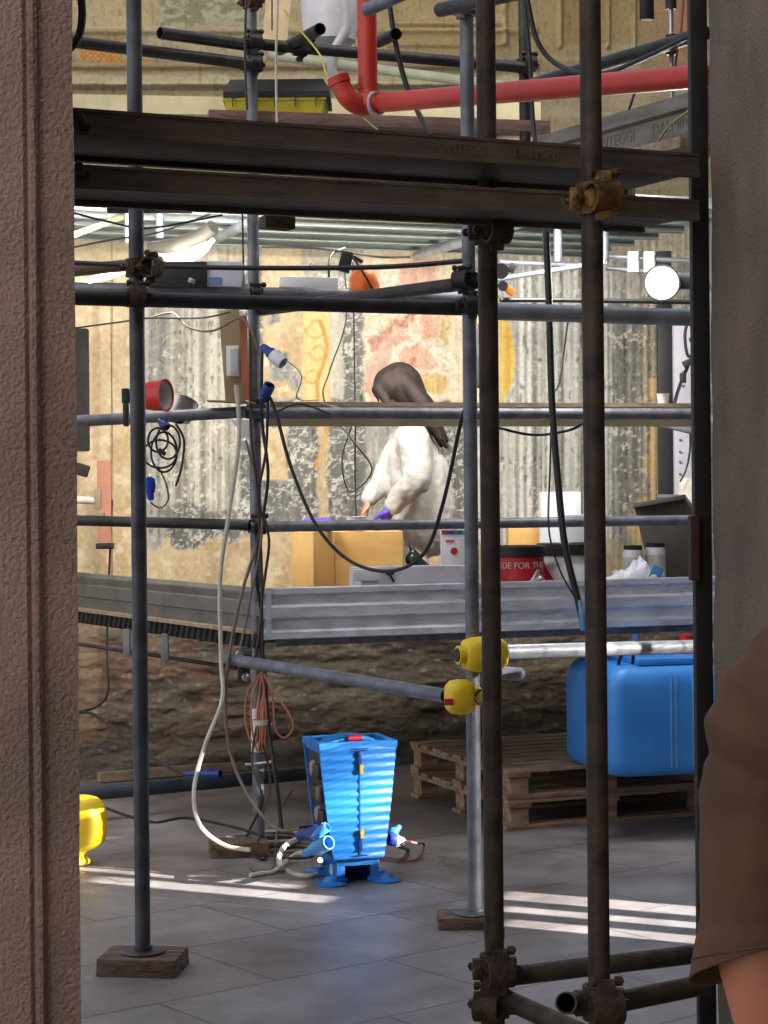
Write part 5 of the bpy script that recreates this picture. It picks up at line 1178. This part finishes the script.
# restorer: seated low behind the crate, leaning to the left
D0 = 9.42
hd_c = P(397, 391, D0); fw = V((-.90, -.10, -.48)).normalized()
sh_n = P(414, 438, D0 - .16); sh_f = P(404, 440, D0 + .15)
el_n = P(417, 480, D0 - .24); el_f = P(385, 478, D0 + .06)
wr_n = P(391, 508, D0 - .20); wr_f = P(368, 501, D0 - .06)
chest = P(415, 462, D0); belly = P(419, 500, D0); hip = P(421, 530, D0); neck = P(414, 425, D0)
root = thing('restorer', 'person in white fleece bending over the crate, brown hair, one violet glove', 'person', V((hip.x, hip.y, ZP)))
kn_n = P(409, 549, D0 - .04); kn_f = P(404, 546, D0 + .22); an_n = P(424, 600, D0 - .10); an_f = P(420, 600, D0 + .2)
an_n.z = an_f.z = ZP + .09
body = head_caps(hd_c, fw, .098, neck) + [(neck, .05, chest, .09), (chest, .10, belly, .09), (belly, .09, hip, .10), (sh_n, .04, el_n, .036), (el_n, .034, wr_n, .024), (sh_f, .04, el_f, .036), (el_f, .034, wr_f, .024), (chest, .06, sh_n, .045), (chest, .06, sh_f, .045),
    (hip, .08, kn_n, .055), (kn_n, .05, an_n, .035), (hip, .08, kn_f, .055), (kn_f, .05, an_f, .035)]
body += hand_caps(wr_f, V((-.25, -.05, -1)), V((-1, -.3, 0)), .15, .35) + hand_caps(wr_n, V((-.45, -.1, -1)), V((-1, .3, 0)), .175, .3)
finish('body', blob(body, .0055, 4), SKIN, root, ang=180)
jk = [(neck + V((.0, 0, -.02)), .075, chest, .125), (chest, .13, belly, .14), (belly, .14, hip + V((.01, 0, .02)), .155), (P(427, 470, D0), .10, P(430, 510, D0), .125), (chest + V((0, -.05, .03)), .10, sh_n, .072), (chest + V((0, .05, .03)), .10, sh_f, .072),
      (sh_n, .076, el_n, .070), (el_n, .068, wr_n + (el_n - wr_n) * .12, .046), (sh_f, .074, el_f, .064), (el_f, .062, wr_f + (el_f - wr_f) * .14, .044)]
for i in range(5):
    q = el_n.lerp(wr_n, .1 + .17 * i); jk.append((q + V((.0, -.01, .02)), .054 - .003 * i, q + V((.02, -.01, .03)), .046 - .003 * i))
b_ = blob(jk, .010, 5)
b_.normal_update()
for v in b_.verts:
    nn = v.normal; v.co += nn * (.008 * mnoise.noise(v.co * 9) + .009 * mnoise.noise(V((v.co.x * 24, v.co.y * 10, v.co.z * 16))) + .005 * mnoise.noise(v.co * 45))
finish('fleece_jacket', b_, FLEECE, root, ang=180)
finish('trousers', blob([(hip, .12, kn_n, .08), (kn_n, .078, an_n + ZV * .05, .06), (hip, .12, kn_f, .08), (kn_f, .078, an_f + ZV * .05, .06)], .012, 4), TROUS, root, ang=180)
for an in (an_n, an_f):
    b0 = V((an.x, an.y, ZP + .045)); finish('boot', blob([(an + ZV * .06, .055, b0, .05), (b0 + V((.03, 0, -.003)), .04, b0 + V((-.16, 0, -.008)), .035)], .01, 3), BOOT, root, ang=180)
finish('violet_glove', blob([(wr_n + (el_n - wr_n) * .10, .034, wr_n, .031)] + [(a_, ra * 1.16, b_2, rb * 1.16) for a_, ra, b_2, rb in hand_caps(wr_n, V((-.45, -.1, -1)), V((-1, .3, 0)), .175, .3)], .0055, 2), GLOVE, root, ang=180)
# hair: cap plus long fall down the back
s_ = fw.cross(ZV).normalized(); up_ = s_.cross(fw)
hc = [(hd_c + up_ * .03 - fw * .03, .098, hd_c + up_ * .035 + fw * .005, .092), (hd_c - fw * .04 + up_ * .01, .095, P(414, 402, D0), .075),
      (hd_c - s_ * .045 + up_ * .02, .062, hd_c - s_ * .05 - up_ * .06 - fw * .02, .045), (hd_c + s_ * .045 + up_ * .02, .062, hd_c + s_ * .05 - up_ * .06 - fw * .02, .045)]
for k in range(7):
    o_ = s_ * (.08 * (k - 3) / 3)
    top = hd_c + up_ * .03 + o_ * .8 - fw * .04; mid = P(422 + k % 2 * 3, 404, D0) + V((0, o_.y * 1.2, 0)); end = P(441 + (k % 3) * 3, 440 + (k * 5) % 9, D0 - .02) + V((0, o_.y * 1.1, 0))
    hc += [(top, .045, mid, .040), (mid, .040, (mid + end) / 2, .030), ((mid + end) / 2, .030, end, .011)]
hc += [(hd_c + fw * .075 + up_ * .05 - s_ * .04, .028, hd_c + fw * .075 - up_ * .03 - s_ * .075, .018), (hd_c + fw * .075 + up_ * .05 + s_ * .04, .028, hd_c + fw * .075 - up_ * .03 + s_ * .075, .018)]
finish('hair', blob(hc, .007, 3), HAIR, root, ang=180)
face(root, hd_c, fw, .098)
bm = bm_new(); lathe(bm, V((hip.x + .03, hip.y + .02, ZP)), [(.12, 0), (.13, .01), (.13, .13), (.12, .14)], n=28); single('low_stool', bm, GREYBOX, 'low dark stool under the restorer behind the crate', 'stool')

# bystander: only the brown sleeve and forearm enter the picture
DP = 2.5
sh = P(846, 655, DP); el = P(770, 850, DP); wrp = P(776, 1062, DP + .02); 
bc = V((sh.x + .22, DP + .02, 0))
root = thing('bystander', 'person in a brown jacket, elbow and bare forearm cut by the right edge', 'person', V((bc.x, bc.y, 0)))
hc_ = V((bc.x, bc.y - .02, 1.60)); fwp = V((-.2, 1, 0)).normalized()
sh2 = V((bc.x + .22, sh.y, sh.z)); el2 = V((bc.x + .30, DP + .02, el.z)); wr2 = V((bc.x + .28, DP + .12, el.z - .25))
nk = V((bc.x, bc.y, 1.43)); pel = V((bc.x, bc.y, .95))
caps = head_caps(hc_, fwp, .115, nk) + [(nk, .06, V((bc.x, bc.y, 1.2)), .11), (V((bc.x, bc.y, 1.2)), .12, pel, .12), (sh, .055, el, .046), (el, .046, P(760, 960, DP + .01), .054), (P(760, 960, DP + .01), .054, wrp, .040), (sh2, .055, el2, .048), (el2, .05, wr2, .034), (nk, .06, sh, .05), (nk, .06, sh2, .05)]
lf, rf = V((bc.x - .1, bc.y, 0)), V((bc.x + .1, bc.y, 0))
for f_ in (lf, rf): caps += [(pel, .1, f_ + ZV * .5, .065), (f_ + ZV * .5, .06, f_ + ZV * .09, .04)]
caps += hand_caps(wrp, V((-.05, .3, -1)), V((1, .2, 0)), .185, .4) + hand_caps(wr2, V((0, .4, -1)), V((-1, .2, 0)), .185, .4)
finish('body', blob(caps, .008, 4), mat('bystander_skin', (196, 132, 104), (182, 116, 90), .5, 0, 6), root, ang=180)  # even skin tone of the bystander's body
# jacket torso
jt = [(nk - ZV * .05, .09, V((bc.x, bc.y, 1.2)), .15), (V((bc.x, bc.y, 1.2)), .16, pel - ZV * .05, .16), (nk - ZV * .06, .09, sh, .075), (nk - ZV * .06, .09, sh2, .075), (sh2, .08, el2, .075), (el2, .075, wr2.lerp(el2, .5), .065)]
for sx in (-1, 1): jt.append((V((bc.x + sx * .08, bc.y, 1.25)), .12, V((bc.x + sx * .07, bc.y, .92)), .13))
finish('jacket', blob(jt, .014, 6), COAT, root, ang=180)
# right hand picture sleeve, lofted with folds and an open hem
rows = [(868, 610, .070), (846, 645, .086), (818, 682, .096), (792, 715, .092), (782, 752, .0935), (776, 792, .0915), (773, 840, .0895), (771, 890, .0885), (769, 920, .086), (765, 943, .088), (761, 964, .090)]
cen = crom([P(x, y, DP) for x, y, r in rows], 10); rad = crom([V((r, 0, 0)) for x, y, r in rows], 10)
bm = bm_new(); rr_ = []; N_ = 72
for i, c_ in enumerate(cen):
    t_ = (cen[min(i + 1, len(cen) - 1)] - cen[max(i - 1, 0)]).normalized(); x = t_.cross(DY).normalized(); y = t_.cross(x).normalized(); ring = []
    s01 = i / (len(cen) - 1)
    tilt = s01 ** 3 * .03
    for k in range(N_):
        a_ = 2 * math.pi * k / N_; r = rad[i].x
        dirv = x * math.cos(a_) + y * math.sin(a_)
        q_ = c_ + dirv * r
        f_ = 0
        for (fx, fy, slope, amp, wd) in ((735, 735, .45, .012, 14), (722, 765, .5, -.010, 10), (760, 700, .6, .012, 12), (770, 670, .5, -.008, 9), (730, 792, -.3, .004, 12)):
            pyy = HY - (q_.z - EYE) / DP * F; pxx = 384 + q_.x / DP * F
            dd = pyy - (fy + (pxx - fx) * slope); f_ += amp * .6 * math.exp(-(dd / wd) ** 2)
        f_ += .005 * mnoise.noise(q_ * 9) + .0012 * mnoise.noise(q_ * 40)
        hz = (dirv.x * -.40 + dirv.y * .45) * r * max(0, (s01 - .72) / .28) ** 1.3
        ring.append(c_ + dirv * (r + f_) - ZV * hz)
    rr_.append(ring)
# hem turned inside
last = rr_[-1]; cc = cen[-1]
ctr = lambda R_: sum(R_, V((0, 0, 0))) / len(R_)
nr_ = len(rr_)
for j_, sc2 in ((nr_ - 1, .965), (nr_ - 6, .94), (nr_ - 14, .90), (nr_ - 24, .82)): k_ = ctr(rr_[j_]); rr_.append([k_ + (p - k_) * sc2 for p in rr_[j_]])
for r_ in rr_[-4:-1]:
    pass
rings(bm, rr_, closed_ends=False); finish('sleeve', bm, COAT, root, ang=180)
bm = bm_new(); 
ring = [cen[-7] + (p - cen[-7]) * 1.008 for p in rr_[len(cen) - 7]]
sweep(bm, ring + [ring[0]], .0012, 5, 1, smooth=False); finish('hem_stitching', bm, mat('dark_thread', (70, 50, 36)), root)
hcap = [(hc_ + ZV * .03 - fwp * .03, .118, hc_ + ZV * .04 + fwp * .0, .11)]
finish('hair', blob(hcap, .01, 3), HAIR, root, ang=180); face(root, hc_, fwp, .115)
finish('trousers', blob([(pel, .14, lf + ZV * .5, .085), (lf + ZV * .5, .085, lf + ZV * .09, .07), (pel, .14, rf + ZV * .5, .085), (rf + ZV * .5, .085, rf + ZV * .09, .07)], .014, 4), GREYBOX, root, ang=180)
for f_ in (lf, rf): finish('shoe', blob([(f_ + ZV * .05, .05, f_ + V((0, .16, .045)), .042)], .012, 3), BOOT, root, ang=180)

# ---------------------------------------------------------------- daylight
# unseen wall added to mask the low sun; openings shaped to place its streaks
SN = V((.90, -.43, 0)).normalized(); ST = V((.43, .90, 0)).normalized(); EL = math.radians(18); PC = .95
TS = (SN * math.cos(EL) + ZV * math.sin(EL)).normalized()   # towards the sun
holes = []
def pr(p):
    L_ = PC - p.dot(SN); q = p.dot(ST); return q, p.z + L_ * math.tan(EL), L_
def hole(q0, q1, z0, z1): holes.append((min(q0, q1), max(q0, q1), min(z0, z1), max(z0, z1)))
def streak(p, w, s0, s1):
    """floor streak through p of width w, between floor points s0,s1"""
    q, z, L_ = pr(p); lo_q, hi_q = q - w / 2, q + w / 2
    if p.x > .4: return hole(lo_q, hi_q, pr(s0)[1], pr(s1)[1])
    # keep the mask closed in front of the distributor: added slats set its light
    if lo_q < PQ0: hole(lo_q, min(hi_q, PQ0), pr(s0)[1], pr(s1)[1])
    if hi_q > PQ1: hole(max(lo_q, PQ1), hi_q, pr(s0)[1], pr(s1)[1])
f0, f1 = TW.matrix_world @ V((-.15, -.12, .1)), TW.matrix_world @ V((.16, -.12, .1))
qa, qb = sorted((pr(f0)[0], pr(f1)[0])); PQ0, PQ1 = qa, qb
streak(FP(600, 903), .15, FP(505, 892), FP(760, 920))
streak(FP(600, 917), .09, FP(505, 906), FP(760, 930))
streak(FP(600, 931), .11, FP(505, 921), FP(760, 945))
streak(FP(190, 869), .38, FP(60, 866), FP(315, 880))
streak(FP(220, 890), .12, FP(90, 880), FP(330, 899))
streak(FP(400, 886), .05, FP(380, 884), FP(432, 890))
# added slats that set the sun on the distributor
f0, f1 = TW.matrix_world @ V((-.15, -.12, .1)), TW.matrix_world @ V((.16, -.12, .1))
qa, qb = sorted((pr(f0)[0], pr(f1)[0]))
z0_ = pr((f0 + f1) / 2)[1]
def slats(q0, q1, z0, z1, frac, pitch=.019):
    n = max(1, int((z1 - z0) / pitch))
    for i in range(n): hole(q0, q1, z0 + i * pitch, z0 + i * pitch + pitch * (frac(i / n) if callable(frac) else frac))
slats(qa - .03, qb + .04, z0_ - .03, z0_ + .60, lambda u: .52 + .26 * math.exp(-((u - .38) / .16) ** 2) + .02 * math.sin(u * 19))
# added slats that set the sun on the tube and middle upright
a_, b_ = P(506, 652, 6.86), P(706, 646, 7.6)
for i in range(6):
    u0, u1 = pr(a_.lerp(b_, i / 6)), pr(a_.lerp(b_, (i + 1) / 6)); zc = (u0[1] + u1[1]) / 2
    slats(u0[0], u1[0] - .01, zc - .05, zc + .05, .5 if i not in (2, 3) else .3)
q_, z_, _ = pr(V((pM.x, pM.y, .1))); slats(q_ - .035, q_ + .03, z_ - .10, z_ + .80, .45)
# cell decomposition of the mask wall around the openings
qs = sorted({-9., 14.} | {h[0] for h in holes} | {h[1] for h in holes}); zs = sorted({0., 9.} | {h[2] for h in holes} | {h[3] for h in holes})
bm = bm_new()
for i in range(len(zs) - 1):
    run = None
    for j in range(len(qs) - 1):
        qc, zc = (qs[j] + qs[j + 1]) / 2, (zs[i] + zs[i + 1]) / 2
        inside = any(h[0] < qc < h[1] and h[2] < zc < h[3] for h in holes)
        if not inside: run = (run[0] if run else qs[j], qs[j + 1])
        if (inside or j == len(qs) - 2) and run:
            q0_, q1_ = run; c_ = SN * (PC + .01) + ST * ((q0_ + q1_) / 2); c_.z = zc
            box(bm, c_, (q1_ - q0_, .02, zs[i + 1] - zs[i]), Matrix((ST, SN, ZV)).transposed()); run = None
struct('sun_mask_wall', bm, PIERR, smooth=False)

sun = bpy.data.lights.new('sun', 'SUN'); sun.energy = 38; sun.angle = .006; sun.color = (1, .95, .88)
so = bpy.data.objects.new('sun', sun); COL.objects.link(so); so.matrix_world = (-TS).to_track_quat('-Z', 'Y').to_matrix().to_4x4()
W = bpy.data.worlds.new('world'); C.world = W; W.use_nodes = True
wn = W.node_tree; bg = wn.nodes['Background']; bg.inputs[1].default_value = 1.0
tcw = wn.nodes.new('ShaderNodeTexCoord'); sp = wn.nodes.new('ShaderNodeSeparateXYZ'); wn.links.new(tcw.outputs['Generated'], sp.inputs[0])
mry = wn.nodes.new('ShaderNodeMapRange'); mry.inputs['From Min'].default_value = -.9; mry.inputs['From Max'].default_value = .1; wn.links.new(sp.outputs['Y'], mry.inputs[0])
mxw = wn.nodes.new('ShaderNodeMixRGB'); mxw.inputs[1].default_value = (2.1, 1.95, 1.85, 1); mxw.inputs[2].default_value = (.62, .70, .90, 1)
wn.links.new(mry.outputs[0], mxw.inputs[0]); wn.links.new(mxw.outputs[0], bg.inputs[0])

C.view_settings.view_transform = 'Standard'; C.view_settings.look = 'None'; C.view_settings.gamma = 1; C.view_settings.use_curve_mapping = False
C.view_settings.exposure = 0.0
